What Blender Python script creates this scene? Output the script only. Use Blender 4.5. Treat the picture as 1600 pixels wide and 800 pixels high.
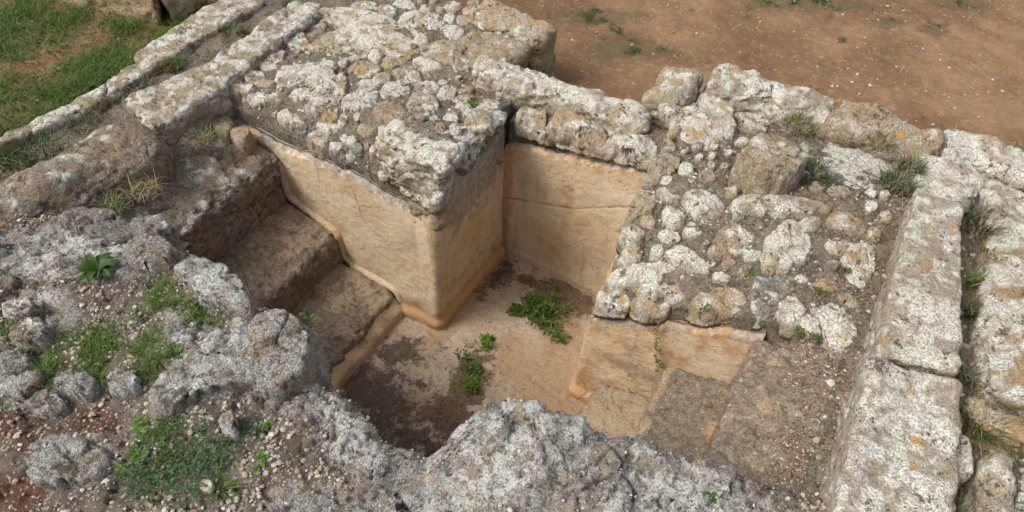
import bpy, math, random
import numpy as np
from mathutils import Matrix, Vector

# ------------------------------------------------------------------ camera, sky, sun, exposure
for o in list(bpy.data.objects): bpy.data.objects.remove(o)
SC = bpy.context.scene
COL = SC.collection
FPX, PITCH, ROLL, CAMH = 1100.0, math.radians(47), math.radians(4), 1.7
cd = bpy.data.cameras.new('camera'); cam = bpy.data.objects.new('camera', cd); COL.objects.link(cam)
cd.sensor_fit = 'HORIZONTAL'; cd.sensor_width = 36.0; cd.lens = 36.0*FPX/1600.0
cd.clip_start = 0.02; cd.clip_end = 2000
cam.matrix_world = (Matrix.Translation((0, 0, CAMH)) @ Matrix.Rotation(math.pi/2-PITCH, 4, 'X') @ Matrix.Rotation(ROLL, 4, 'Z'))
SC.camera = cam

SUN_EL, SUN_AZ = math.radians(50), math.radians(-112)      # azimuth from +Y towards +X: high, behind the camera's left shoulder
w = bpy.data.worlds.new('World'); SC.world = w; w.use_nodes = True
nt = w.node_tree; nt.nodes.clear()
sky = nt.nodes.new('ShaderNodeTexSky'); sky.sky_type = 'NISHITA'; sky.sun_disc = False
sky.sun_elevation = SUN_EL; sky.sun_rotation = SUN_AZ; sky.air_density = 1.0; sky.dust_density = 4.0; sky.ozone_density = 0.6
hs = nt.nodes.new('ShaderNodeHueSaturation'); hs.inputs['Saturation'].default_value = 0.32   # thin cloud greys the blue
bg = nt.nodes.new('ShaderNodeBackground'); bg.inputs['Strength'].default_value = 0.118
wo = nt.nodes.new('ShaderNodeOutputWorld')
nt.links.new(sky.outputs[0], hs.inputs['Color']); nt.links.new(hs.outputs[0], bg.inputs[0]); nt.links.new(bg.outputs[0], wo.inputs[0])
sl = bpy.data.lights.new('sun', 'SUN'); sl.energy = 1.5; sl.angle = math.radians(22); sl.color = (1.0, 0.95, 0.86)
so = bpy.data.objects.new('sun', sl); COL.objects.link(so)
sd = Vector((math.sin(SUN_AZ)*math.cos(SUN_EL), math.cos(SUN_AZ)*math.cos(SUN_EL), math.sin(SUN_EL)))
so.rotation_euler = sd.to_track_quat('Z', 'Y').to_euler(); so.location = sd*20
SC.view_settings.view_transform = 'Standard'; SC.view_settings.look = 'None'
SC.view_settings.gamma = 1.0; SC.view_settings.exposure = 0.78
try: SC.view_settings.use_curve_mapping = False
except Exception: pass

# ------------------------------------------------------------------ surveying helpers (photo measurements -> metres)
cR, sR, cP, sP = math.cos(ROLL), math.sin(ROLL), math.cos(PITCH), math.sin(PITCH)
def ray(x, y):
    X = (x-800)/FPX; Y = (y-400)/FPX
    a = X*cR+Y*sR; b = -X*sR+Y*cR
    return np.array([a, cP-b*sP, -sP-b*cP])
HD = math.radians(27)
A = np.array([math.sin(HD), math.cos(HD)]); B = np.array([math.cos(HD), -math.sin(HD)])
def P(x, y, z):
    d = ray(x, y); q = d*((z-CAMH)/d[2]); q[2] += CAMH; return q
def PV(x, y, v):
    d = ray(x, y); q = d*(v/(d[:2]@A)); q[2] += CAMH; return q
def PU(x, y, u):
    d = ray(x, y); q = d*(u/(d[:2]@B)); q[2] += CAMH; return q
def W(u, v, z=0.0): return np.array([u*B[0]+v*A[0], u*B[1]+v*A[1], z])
def uvof(q): return float(q[0]*B[0]+q[1]*B[1]), float(q[0]*A[0]+q[1]*A[1])
def UV(X, Y): return X*B[0]+Y*B[1], X*A[0]+Y*A[1]
def hit(x, y, zf, dz=0.0):
    z = 0.0
    for _ in range(14):
        q = P(x, y, z); z = 0.5*z+0.5*(float(zf(q[0], q[1]))+dz)
    return P(x, y, z)
def Z_(pts, off, sc): return [(off[0]+a/sc, off[1]+b/sc) for a, b in pts]

# ------------------------------------------------------------------ noise
def _hash(ix, iy, iz, seed):
    h = (ix.astype(np.uint32)*np.uint32(374761393) + iy.astype(np.uint32)*np.uint32(668265263) + iz.astype(np.uint32)*np.uint32(2147483647) + np.uint32((seed*144665+77) & 0xffffffff))
    h = (h ^ (h >> np.uint32(13)))*np.uint32(1274126177)
    h = (h ^ (h >> np.uint32(15)))*np.uint32(2246822519)
    return (h ^ (h >> np.uint32(16))).astype(np.float32)/np.float32(4294967295.0)
def vnoise(Pt, seed=0):
    Pt = np.asarray(Pt, np.float32); I = np.floor(Pt); F = Pt-I; I = I.astype(np.int64)
    F = F*F*F*(F*(F*6-15)+10); fx, fy, fz = F[:, 0], F[:, 1], F[:, 2]
    c = [_hash(I[:, 0]+a, I[:, 1]+b, I[:, 2]+d, seed) for a in (0, 1) for b in (0, 1) for d in (0, 1)]
    x00 = c[0]+(c[4]-c[0])*fx; x01 = c[1]+(c[5]-c[1])*fx; x10 = c[2]+(c[6]-c[2])*fx; x11 = c[3]+(c[7]-c[3])*fx
    y0 = x00+(x10-x00)*fy; y1 = x01+(x11-x01)*fy
    return (y0+(y1-y0)*fz)*2-1
ROT = np.array([[0.36, 0.48, -0.8], [-0.8, 0.6, 0.0], [0.48, 0.64, 0.6]], np.float32)
def fbm(Pt, scale, octv=4, gain=0.5, seed=0):
    q = np.asarray(Pt, np.float32)*scale; a = 1.0; s = 0; tot = 0
    for i in range(octv):
        q = q@ROT.T + np.float32(13.7+i*7.1); s = s+a*vnoise(q, seed+i); tot += a; a *= gain; q = q*2.03
    return s/tot
def ridged(Pt, scale, octv=3, seed=0):
    q = np.asarray(Pt, np.float32)*scale; a = 1.0; s = 0; tot = 0
    for i in range(octv):
        q = q@ROT.T + np.float32(5.3+i*3.1); s = s+a*(1-2*np.abs(vnoise(q, seed+i))); tot += a; a *= .5; q = q*2.1
    return s/tot
def facets(Pt, scale, seed=0):
    """Blocky fracture field: (height -1..1 of the tilted facet, distance to the nearest crack)."""
    q = np.asarray(Pt, np.float32)*scale+.25*np.stack([fbm(Pt, scale*.8, 2, .5, seed+50+i) for i in range(3)], -1); b = np.floor(q-.5).astype(np.int64)
    d1 = np.full(len(q), 9., np.float32); d2 = d1.copy(); h = np.zeros(len(q), np.float32)
    for ox in (0, 1):
        for oy in (0, 1):
            for oz in (0, 1):
                cx, cy, cz_ = b[:, 0]+ox, b[:, 1]+oy, b[:, 2]+oz
                r1, r2, r3 = (_hash(cx, cy, cz_, seed+i) for i in range(3))
                dx = q[:, 0]-(cx+.5+.8*(r1-.5)); dy = q[:, 1]-(cy+.5+.8*(r2-.5)); dz = q[:, 2]-(cz_+.5+.8*(r3-.5)); dd_ = np.sqrt(dx*dx+dy*dy+dz*dz)
                hv = (_hash(cx, cy, cz_, seed+4)-.5)+(r2-.5)*1.6*dx+(r3-.5)*1.6*dy+(r1-.5)*1.6*dz
                nw = dd_ < d1; d2 = np.where(nw, d1, np.minimum(d2, dd_)); h = np.where(nw, hv, h); d1 = np.where(nw, dd_, d1)
    return h*2, d2-d1
def sstep(a, b, x): t = np.clip((x-a)/(b-a), 0, 1); return t*t*(3-2*t)

# ------------------------------------------------------------------ mesh helpers
def normals(V, F):
    N = np.zeros_like(V)
    for tri in ((0, 1, 2), (0, 2, 3)) if F.shape[1] == 4 else ((0, 1, 2),):
        a, b, c = (F[:, t] for t in tri); n = np.cross(V[b]-V[a], V[c]-V[a])
        for k in (a, b, c):
            for d in range(3): N[:, d] += np.bincount(k, n[:, d], len(V))
    return N/np.maximum(np.linalg.norm(N, axis=1, keepdims=True), 1e-12)
def obj(name, V, F, mat, parent=None, smooth=True, attrs=None, origin=None):
    V = np.asarray(V, np.float32); F = np.asarray(F, np.int32)
    org = np.array([V[:, 0].mean(), V[:, 1].mean(), V[:, 2].min()]) if origin is None else np.array(origin)
    me = bpy.data.meshes.new(name); k = F.shape[1]
    me.vertices.add(len(V)); me.vertices.foreach_set('co', (V-org).astype(np.float32).ravel())
    me.loops.add(F.size); me.loops.foreach_set('vertex_index', F.ravel())
    me.polygons.add(len(F)); me.polygons.foreach_set('loop_start', np.arange(0, F.size, k, dtype=np.int32))
    me.polygons.foreach_set('loop_total', np.full(len(F), k, np.int32))
    me.polygons.foreach_set('use_smooth', np.full(len(F), smooth))
    for an, av in (attrs or {}).items():
        at = me.attributes.new(an, 'FLOAT', 'POINT'); at.data.foreach_set('value', np.asarray(av, np.float32))
    me.update(calc_edges=True); me.validate()
    me.materials.append(mat)
    o = bpy.data.objects.new(name, me); COL.objects.link(o)
    if parent is not None: o.parent = parent; org = org-np.array(parent.location)
    o.location = [float(t) for t in org]
    return o
def tag(o, label=None, cat=None, group=None, kind=None):
    for k, v in (('label', label), ('category', cat), ('group', group), ('kind', kind)):
        if v: o[k] = v
    return o
def thing(name, label, cat, loc, group=None):
    o = bpy.data.objects.new(name, None); COL.objects.link(o); o.location = [float(t) for t in loc]; o.empty_display_size = .1
    return tag(o, label, cat, group)
def gridf(n, m):
    i = np.arange(n-1)[:, None]; j = np.arange(m-1)[None, :]; a = i*m+j
    return np.stack([a, a+m, a+m+1, a+1], -1).reshape(-1, 4)
def rough(V, F, low=.012, mid=.006, fine=.0022, seed=0, ls=7., ms=22., fs=75., fac=0., fsc=10.):
    N = normals(V, F)
    if fac:
        h, e = facets(V, fsc, seed+61); V = V+N*(fac*(h-1.1*(1-sstep(0, .1, e))))[:, None]; N = normals(V, F)
    d = low*fbm(V, ls, 2, .5, seed)+mid*(.55*fbm(V, ms, 3, .55, seed+9)+.45*ridged(V, ms*.8, 2, seed+31))+fine*fbm(V, fs, 2, .6, seed+17)
    pit = fbm(V, fs*.55, 2, .5, seed+41); d = d-fine*2.2*sstep(.28, .5, pit)
    return V+N*d[:, None]
def chaikin(p, n=2):
    p = np.asarray(p, float)
    for _ in range(n):
        q = np.roll(p, -1, 0); p = np.stack([.75*p+.25*q, .25*p+.75*q], 1).reshape(-1, p.shape[1])
    return p
_seed = [100]
def ns(): _seed[0] += 7; return _seed[0]

def stone(outline, zf, height, mat, name='stone', parent=None, depth=.05, res=.0065, seed=None, amp=1.0, world=False, corner=1, clamp=None, grow=1.15, edge=.87, sharp=None):
    """A traced stone: outline in the picture, bedded in the surface zf, standing `height` proud of it."""
    seed = ns() if seed is None else seed
    rs = np.random.RandomState(seed)
    w3 = np.array(outline) if world else np.array([hit(x, y, zf, height*.8) for x, y in outline]); xy = chaikin(w3[:, :2], corner)
    c = xy.mean(0); xy = c+(xy-c)*grow
    if clamp:
        u, v = UV(xy[:, 0], xy[:, 1]); u = np.clip(u, clamp[0], clamp[1]); v = np.clip(v, clamp[2], clamp[3]); xy = np.stack([u*B[0]+v*A[0], u*B[1]+v*A[1]], -1); c = xy.mean(0)
    d = xy-c; ang = np.arctan2(d[:, 1], d[:, 0]); rad = np.hypot(d[:, 0], d[:, 1]); o = np.argsort(ang)
    ang, rad = ang[o], rad[o]; per = 2*math.pi
    size = rad.mean(); nth = int(np.clip(2*math.pi*size/res, 20, 130)); nr = int(np.clip(size/res, 6, 40))
    th = np.linspace(-math.pi, math.pi, nth, endpoint=False)
    R = np.interp(th, np.r_[ang[-1]-per, ang, ang[0]+per], np.r_[rad[-1], rad, rad[0]])
    R = R*(1+.07*fbm(np.stack([np.cos(th)*2, np.sin(th)*2, np.full(nth, seed*.37)], -1), 1., 3, .6, seed))
    rr = np.r_[0.03, np.linspace(0, 1, nr+1)[1:]]
    ring = rr[:, None]*R[None, :]
    X = c[0]+ring*np.cos(th); Y = c[1]+ring*np.sin(th)
    edg = edge+.12*fbm(np.stack([np.cos(th)*1.5, np.sin(th)*1.5, np.full(nth, seed*.91)], -1), 1., 2, .6, seed+3)
    prof = 1-sstep(edg[None, :], 1.0, rr[:, None])
    base = zf(X, Y); zc = float(zf(c[0], c[1])); flat = zc+np.clip(base-zc, -.05, .05)*.75
    Z = np.minimum(base, flat+.01)*(1-prof)+(flat+height)*prof
    top = zc+height
    for k in range(3):
        a = rs.uniform(0, per); s = rs.uniform(.08, .4); off = rs.uniform(-.1, .6)*size
        pl = top-s*((X-c[0])*math.cos(a)+(Y-c[1])*math.sin(a)-off)
        Z = np.minimum(Z, np.maximum(pl, base+.2*height))
    nsk = 3
    sk = [(X[-1]*1., Y[-1]*1., Z[-1]-.004-depth*(k+1)/nsk) for k in range(nsk)]
    X = np.vstack([X]+[q[0][None] for q in sk]); Y = np.vstack([Y]+[q[1][None] for q in sk]); Z = np.vstack([Z]+[q[2][None] for q in sk])
    n, m = X.shape
    V = np.stack([X, Y, Z], -1).reshape(-1, 3)
    V = np.vstack([V, [[c[0], c[1], float(V[:m, 2].mean())]], [[c[0], c[1], float(V[-m:, 2].mean())]]])
    j = np.arange(m); jn = (j+1) % m; Fq = []
    for i in range(n-1): Fq.append(np.stack([i*m+j, (i+1)*m+j, (i+1)*m+jn, i*m+jn], -1))
    Fq = np.vstack(Fq)
    T = np.vstack([np.stack([np.full(m, n*m), j, jn], -1), np.stack([np.full(m, n*m+1), (n-1)*m+jn, (n-1)*m+j], -1)])
    tri = np.vstack([Fq[:, [0, 1, 2]], Fq[:, [0, 2, 3]], T])
    k = min(1.0, size/.08)*amp
    V = rough(V, tri, low=.005*k, mid=.0045*k, fine=.0035*min(1, k+.3), seed=seed, ls=10/max(k, .5), ms=30., fs=95., fac=.0045*k, fsc=.8/max(size, .03))
    return obj(name, V, tri, mat, parent)

def block(top, bot, mat, name='stone_block', parent=None, rnd=.03, res=.012, seed=None, low=.014, mid=.008, fine=.0026, attrs=None, warp=None, fac=.0045, fsc=9.):
    """Rounded, weathered block between two quads (each four points, same order)."""
    seed = ns() if seed is None else seed
    top = np.asarray(top, float); bot = np.asarray(bot, float)
    L = .5*(np.linalg.norm(top[1]-top[0])+np.linalg.norm(top[2]-top[3])); Wd = .5*(np.linalg.norm(top[3]-top[0])+np.linalg.norm(top[2]-top[1])); Hh = float(np.mean(top[:, 2]-bot[:, 2]))
    D = np.array([L, Wd, Hh]); n = np.clip((D/res).astype(int), 3, 160)
    pts = []; quads = []
    for ax in range(3):
        a, b = [k for k in range(3) if k != ax]
        for side in (0, 1):
            ia, ib = np.meshgrid(np.arange(n[a]+1), np.arange(n[b]+1), indexing='ij')
            q = np.zeros(ia.shape+(3,), int); q[..., a] = ia; q[..., b] = ib; q[..., ax] = side*n[ax]
            base = sum(len(p) for p in pts); f = gridf(n[a]+1, n[b]+1)+base
            flip = (side == 1) ^ (ax == 1)
            quads.append(f if flip else f[:, ::-1]); pts.append(q.reshape(-1, 3))
    Q = np.vstack(pts); F = np.vstack(quads)
    key = (Q[:, 0]*1000+Q[:, 1])*1000+Q[:, 2]; _, idx, inv = np.unique(key, return_index=True, return_inverse=True)
    Q = Q[idx]/n; F = inv[F]
    h = D/2; p = (Q-.5)*D; r = min(rnd, .45*D.min())
    q = np.clip(p, -(h-r), h-r); d = p-q; ln = np.linalg.norm(d, axis=1, keepdims=True); p = np.where(ln > 1e-9, q+r*d/np.maximum(ln, 1e-9), p)
    s = p/D+.5; x, y, z = s[:, :1], s[:, 1:2], s[:, 2:]
    bil = lambda q4: q4[0]*(1-x)*(1-y)+q4[1]*x*(1-y)+q4[2]*x*y+q4[3]*(1-x)*y
    V = bil(bot)*(1-z)+bil(top)*z
    if warp is not None: V = warp(V, s)
    V = rough(V, F, low, mid, fine, seed, fac=fac, fsc=fsc)
    at = attrs(V, s) if attrs else None
    return obj(name, V, F, mat, parent, attrs=at)
def pxquad(pts, z):
    z = z if hasattr(z, '__len__') else [z]*4
    return np.array([P(x, y, zz) for (x, y), zz in zip(pts, z)])
def under(top, zbot, grow=0.0):
    b = top.copy(); c = b.mean(0); b[:, :2] = c[:2]+(b[:, :2]-c[:2])*(1+grow); b[:, 2] = zbot; return b

def poly_idw(ctrl, power=2.5):
    C = np.array([(P(x, y, z)[0], P(x, y, z)[1], z) for x, y, z in ctrl])
    def f(X, Y):
        X = np.asarray(X, float); s = 0; wsum = 0
        for cx, cy, cz in C:
            wt = 1/((X-cx)**2+(Y-cy)**2+.002)**(power/2); s = s+wt*cz; wsum = wsum+wt
        return s/wsum
    return f

# ------------------------------------------------------------------ materials
class NB:
    def __init__(s, name, rough=.9):
        s.m = bpy.data.materials.new(name); s.m.use_nodes = True; s.t = s.m.node_tree; s.t.nodes.clear()
        s.out = s.t.nodes.new('ShaderNodeOutputMaterial'); s.b = s.t.nodes.new('ShaderNodeBsdfPrincipled')
        s.b.inputs['Roughness'].default_value = rough; s.b.inputs['Specular IOR Level'].default_value = .25
        s.t.links.new(s.b.outputs[0], s.out.inputs[0]); s.geo = s.t.nodes.new('ShaderNodeNewGeometry'); s.pos = s.geo.outputs['Position']
        sp = s.t.nodes.new('ShaderNodeSeparateXYZ'); s.t.links.new(s.geo.outputs['Normal'], sp.inputs[0]); s.nz = sp.outputs[2]
    def lk(s, a, i):
        if isinstance(a, bpy.types.NodeSocket): s.t.links.new(a, i)
        else: i.default_value = (*a, 1.0) if isinstance(a, tuple) and len(a) == 3 and i.type == 'RGBA' else a
    def noise(s, scale, detail=5, ro=.6, dist=0., vec=None, off=0.):
        n = s.t.nodes.new('ShaderNodeTexNoise'); n.inputs['Scale'].default_value = scale; n.inputs['Detail'].default_value = detail
        n.inputs['Roughness'].default_value = ro; n.inputs['Distortion'].default_value = dist
        v = vec or s.pos
        if off:
            a = s.t.nodes.new('ShaderNodeVectorMath'); a.operation = 'ADD'; s.lk(v, a.inputs[0]); a.inputs[1].default_value = (off, off*1.7, -off*.6); v = a.outputs[0]
        s.t.links.new(v, n.inputs['Vector']); return n.outputs['Fac']
    def voro(s, scale, out='Distance', rnd=1., vec=None, feat='F1'):
        n = s.t.nodes.new('ShaderNodeTexVoronoi'); n.feature = feat; n.inputs['Scale'].default_value = scale; n.inputs['Randomness'].default_value = rnd
        s.t.links.new(vec or s.pos, n.inputs['Vector']); return n.outputs[out]
    def warp(s, amt, scale):
        n = s.t.nodes.new('ShaderNodeTexNoise'); n.inputs['Scale'].default_value = scale; n.inputs['Detail'].default_value = 3; s.t.links.new(s.pos, n.inputs['Vector'])
        a = s.t.nodes.new('ShaderNodeVectorMath'); a.operation = 'MULTIPLY_ADD'; s.t.links.new(n.outputs['Color'], a.inputs[0]); a.inputs[1].default_value = (amt,)*3; s.t.links.new(s.pos, a.inputs[2]); return a.outputs[0]
    def ramp(s, x, a, b, lo=0., hi=1., smooth=True):
        n = s.t.nodes.new('ShaderNodeMapRange'); n.interpolation_type = 'SMOOTHSTEP' if smooth else 'LINEAR'
        s.lk(x, n.inputs[0]); n.inputs[1].default_value = a; n.inputs[2].default_value = b; n.inputs[3].default_value = lo; n.inputs[4].default_value = hi; return n.outputs[0]
    def mth(s, op, a, b=0.):
        n = s.t.nodes.new('ShaderNodeMath'); n.operation = op; s.lk(a, n.inputs[0]); s.lk(b, n.inputs[1]); return n.outputs[0]
    def mix(s, f, a, b, mode='MIX'):
        n = s.t.nodes.new('ShaderNodeMix'); n.data_type = 'RGBA'; n.blend_type = mode
        s.lk(f, n.inputs[0]); s.lk(a, n.inputs[6]); s.lk(b, n.inputs[7]); return n.outputs[2]
    def attr(s, name):
        n = s.t.nodes.new('ShaderNodeAttribute'); n.attribute_name = name; return n.outputs['Fac']
    def island(s): return s.geo.outputs['Random Per Island']
    def bump(s, h, strength=.5, dist=.01, prev=None):
        n = s.t.nodes.new('ShaderNodeBump'); n.inputs['Strength'].default_value = strength; n.inputs['Distance'].default_value = dist
        s.lk(h, n.inputs['Height'])
        if prev is not None: s.t.links.new(prev, n.inputs['Normal'])
        return n.outputs[0]
    def done(s, color, normal=None):
        s.lk(color, s.b.inputs['Base Color'])
        if normal is not None: s.t.links.new(normal, s.b.inputs['Normal'])
        return s.m

def limestone(name, tan=(.33, .265, .18), tan2=(.25, .205, .15), white=.5, grey=.5, dark=.5, orange=.35, wcol=(.7, .675, .6), gcol=(.375, .335, .265), ps=15., vary=.14, osc=9.5):
    k = NB(name)
    oi = k.t.nodes.new('ShaderNodeObjectInfo').outputs['Random']; wn = k.t.nodes.new('ShaderNodeTexWhiteNoise'); wn.noise_dimensions = '1D'; k.t.links.new(oi, wn.inputs['W']); rb = wn.outputs['Value']
    big = k.noise(4.5, 2, .55, off=2.); na = k.noise(10, 5, .68)
    nf = k.noise(150, 3, .65, off=6.); nd = k.noise(46, 5, .76, off=19.)
    c = k.mix(k.ramp(na, .38, .62), tan, tan2)
    c = k.mix(k.ramp(rb, .55, 1., 0, min(.7, vary*5), False), c, (tan[0]*.72, tan[1]*.74, tan[2]*.8)); c = k.mix(k.ramp(rb, .35, 0., 0, min(.6, vary*4), False), c, (tan[0]*1.12, tan[1]*.98, tan[2]*.78))
    c = k.mix(k.ramp(nd, .36, .48, .6, 0), c, (tan[0]*1.35, tan[1]*1.38, tan[2]*1.42))
    up = k.ramp(k.nz, -.3, .5)
    nb = k.mth('ADD', k.noise(ps, 6, .7, off=11.), k.ramp(k.voro(ps*1.1), 0., .8, .13, -.13, False))
    g = k.ramp(k.mth('ADD', nb, k.ramp(na, .3, .7, -.14, .14)), .54-.2*grey, .58-.2*grey, 0, .9)
    c = k.mix(k.mth('MULTIPLY', g, up), c, k.mix(k.ramp(nf, .38, .62), (gcol[0]*1.3, gcol[1]*1.3, gcol[2]*1.28), (gcol[0]*.72, gcol[1]*.71, gcol[2]*.69)))
    wm = k.ramp(k.mth('ADD', k.mth('ADD', nb, k.ramp(nf, .3, .7, -.07, .07)), k.mth('ADD', k.ramp(big, .3, .7, -.11, .11), k.ramp(oi, 0, 1, -vary, vary, False))), .59-.16*white, .65-.16*white, 0, .95)
    c = k.mix(k.mth('MULTIPLY', wm, up), c, k.mix(k.ramp(nf, .4, .62), wcol, (wcol[0]*.78, wcol[1]*.77, wcol[2]*.74)))
    dm = k.ramp(k.mth('ADD', nd, k.ramp(na, .3, .7, .14, -.14)), .67-.14*dark, .72-.14*dark, 0, .85)
    c = k.mix(dm, c, (.075, .068, .058))
    c = k.mix(k.mth('MULTIPLY', k.ramp(nf, .57, .68, 0, .6), k.ramp(big, .42, .58, .05, 1)), c, (.1, .085, .066))
    if orange > 0:
        d = k.mth('ADD', k.voro(osc), k.ramp(nb, .3, .7, -.12, .12))
        sel = k.ramp(k.noise(6.3, 2, .5, off=23.), .64-.2*orange, .68-.2*orange)
        om = k.mth('MULTIPLY', k.ramp(d, .10, .17, .85, 0), sel)
        c = k.mix(k.mth('MULTIPLY', om, up), c, k.mix(nf, (.48, .25, .07), (.48, .35, .17)))
    h = k.mth('ADD', k.noise(46, 4, .82), k.mth('MULTIPLY', k.ramp(nf, .45, .7), -.22))
    return k.done(c, k.bump(h, 1., .018))
M = {}
M['white'] = limestone('lichened_limestone_white', white=1.3, grey=.5, dark=.36, orange=.3, tan=(.43, .355, .25), tan2=(.35, .285, .2))
M['mixed'] = limestone('lichened_limestone_mixed', white=.95, grey=.45, dark=.42, orange=.45, tan=(.41, .33, .22), tan2=(.31, .25, .175))
M['tan'] = limestone('tan_limestone', white=.42, grey=.35, dark=.35, orange=.4, tan=(.40, .305, .19), tan2=(.33, .245, .15))
M['grey'] = limestone('grey_weathered_limestone', white=.4, grey=.85, dark=.75, orange=.2, tan=(.25, .205, .15), tan2=(.2, .17, .13), gcol=(.23, .22, .205))
M['ashlar'] = limestone('ashlar_limestone', white=1.12, grey=.55, dark=.36, orange=1.1, vary=.02, ps=19., tan=(.39, .325, .245), tan2=(.31, .26, .2), osc=13.)
M['fore'] = limestone('grey_bedrock', white=.5, grey=.8, dark=.65, orange=.12, tan=(.29, .24, .175), tan2=(.22, .185, .14), wcol=(.53, .53, .505), gcol=(.29, .285, .27))
M['kerb'] = limestone('kerb_limestone', white=.75, grey=.35, dark=.42, orange=.2, vary=.04, ps=16., tan=(.37, .3, .205), tan2=(.28, .23, .16))

M['landing'] = limestone('brown_grey_bedrock', white=.1, grey=.5, dark=.6, orange=.15, vary=.02, tan=(.3, .225, .145), tan2=(.22, .17, .115), gcol=(.25, .22, .18), ps=12.)
def m_mortar(name='mortar_and_soil', warm=0.):
    k = NB(name)
    n1 = k.noise(13, 6, .7); n2 = k.noise(48, 5, .75, off=4.); nf = k.noise(150, 2, .6, off=8.)
    c = k.mix(k.ramp(n1, .38, .62), (.155+.07*warm, .127+.015*warm, .096), (.275+.05*warm, .232+.02*warm, .17+.0*warm))
    c = k.mix(k.ramp(n2, .54, .6, 0, .85), c, (.085, .068, .052))
    c = k.mix(k.ramp(n2, .42, .34, 0, .45), c, (.36, .32, .25))
    c = k.mix(k.ramp(nf, .55, .65, 0, .7), c, (.075, .06, .046))
    c = k.mix(k.ramp(nf, .43, .33, 0, .65), c, (.46, .41, .33))
    h = k.mth('ADD', k.noise(60, 5, .8), k.mth('MULTIPLY', nf, -.3))
    return k.done(c, k.bump(h, 1., .022))
M['gravel_soil'] = m_mortar('gravelly_soil', 1.)
M['mortar'] = m_mortar()
def m_plaster():
    k = NB('ochre_lime_plaster', .85)
    n1 = k.noise(3.4, 5, .62); n2 = k.noise(15, 6, .72, off=8.); nf = k.noise(120, 2, .6)
    c = k.mix(k.ramp(n1, .38, .62), (.545, .395, .242), (.6, .48, .33))
    c = k.mix(k.ramp(k.noise(7, 5, .68, off=3.), .52, .7, 0, .55), c, (.47, .265, .12))
    c = k.mix(k.ramp(n2, .53, .64, 0, .5), c, (.55, .48, .37))
    c = k.mix(k.ramp(n2, .4, .3, 0, .4), c, (.3, .215, .14))
    c = k.mix(k.ramp(nf, .6, .68, 0, .45), c, (.24, .15, .085))
    g = k.ramp(k.mth('ADD', k.attr('weather_shade'), k.ramp(n2, .25, .75, -.5, .5)), .35, .75, 0, .85)
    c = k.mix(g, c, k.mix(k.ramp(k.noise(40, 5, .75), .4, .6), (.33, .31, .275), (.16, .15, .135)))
    st = k.ramp(k.mth('ADD', k.attr('stain_shade'), k.ramp(n2, .25, .75, -.5, .5)), .3, 1.0, 0, .8)
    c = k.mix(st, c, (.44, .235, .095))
    cw = k.warp(.05, 9); vd = k.voro(3.1, vec=cw, feat='DISTANCE_TO_EDGE'); cl_ = k.mth('MULTIPLY', k.ramp(vd, .002, .012, .75, 0), k.ramp(k.noise(4, 3, .6, off=33.), .55, .62))
    c = k.mix(cl_, c, (.2, .125, .075))
    mp = k.t.nodes.new('ShaderNodeMapping'); mp.inputs['Scale'].default_value = (16, 16, 1.6); k.t.links.new(k.pos, mp.inputs[0])
    run = k.noise(1., 4, .65, vec=mp.outputs[0])
    c = k.mix(k.ramp(run, .55, .72, 0, .55), c, (.3, .25, .195)); c = k.mix(k.ramp(run, .42, .3, 0, .4), c, (.62, .54, .43))
    ch = k.ramp(k.mth('ADD', k.noise(5.5, 4, .74, off=51.), k.mth('MULTIPLY', k.attr('weather_shade'), .06)), .65, .675)
    c = k.mix(k.mth('MULTIPLY', ch, .85), c, k.mix(k.ramp(n2, .4, .6), (.4, .31, .21), (.25, .19, .13)))
    c = k.mix(k.attr('crack'), c, (.07, .045, .03))
    h = k.mth('SUBTRACT', k.mth('ADD', k.noise(30, 5, .76), k.mth('MULTIPLY', k.ramp(nf, .55, .75), -.35)), k.mth('MULTIPLY', ch, .5))
    return k.done(c, k.bump(h, .7, .012))
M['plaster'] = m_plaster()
def m_step():
    k = NB('worn_step_plaster')
    c = k.mix(k.ramp(k.noise(7, 6, .65), .35, .65), (.4, .295, .185), (.31, .24, .16))
    c = k.mix(k.ramp(k.noise(15, 6, .7, off=2.), .5, .65, 0, .7), c, (.42, .33, .215))
    wn = k.mth('ADD', k.attr('weather_shade'), k.ramp(k.noise(13, 6, .74, off=7.), .25, .75, -.5, .5))
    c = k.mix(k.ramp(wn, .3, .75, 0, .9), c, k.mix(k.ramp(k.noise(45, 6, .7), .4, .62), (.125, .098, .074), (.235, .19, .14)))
    st = k.ramp(k.mth('ADD', k.attr('stain_shade'), k.ramp(k.noise(16, 6, .7, off=15.), .25, .75, -.4, .4)), .35, .75, 0, .85)
    c = k.mix(st, c, (.4, .22, .09))
    n3 = k.noise(44, 5, .78, off=12.); nf = k.noise(160, 2, .65, off=6.)
    c = k.mix(k.ramp(n3, .59, .64, 0, .8), c, (.46, .42, .35)); c = k.mix(k.ramp(n3, .42, .36, 0, .7), c, (.08, .064, .05))
    c = k.mix(k.ramp(nf, .56, .66, 0, .7), c, (.07, .056, .043)); c = k.mix(k.ramp(nf, .41, .32, 0, .5), c, (.5, .43, .33))
    h = k.mth('ADD', k.noise(40, 5, .82), k.mth('MULTIPLY', nf, -.25))
    return k.done(c, k.bump(h, .9, .014))
M['step'] = m_step()
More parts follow.
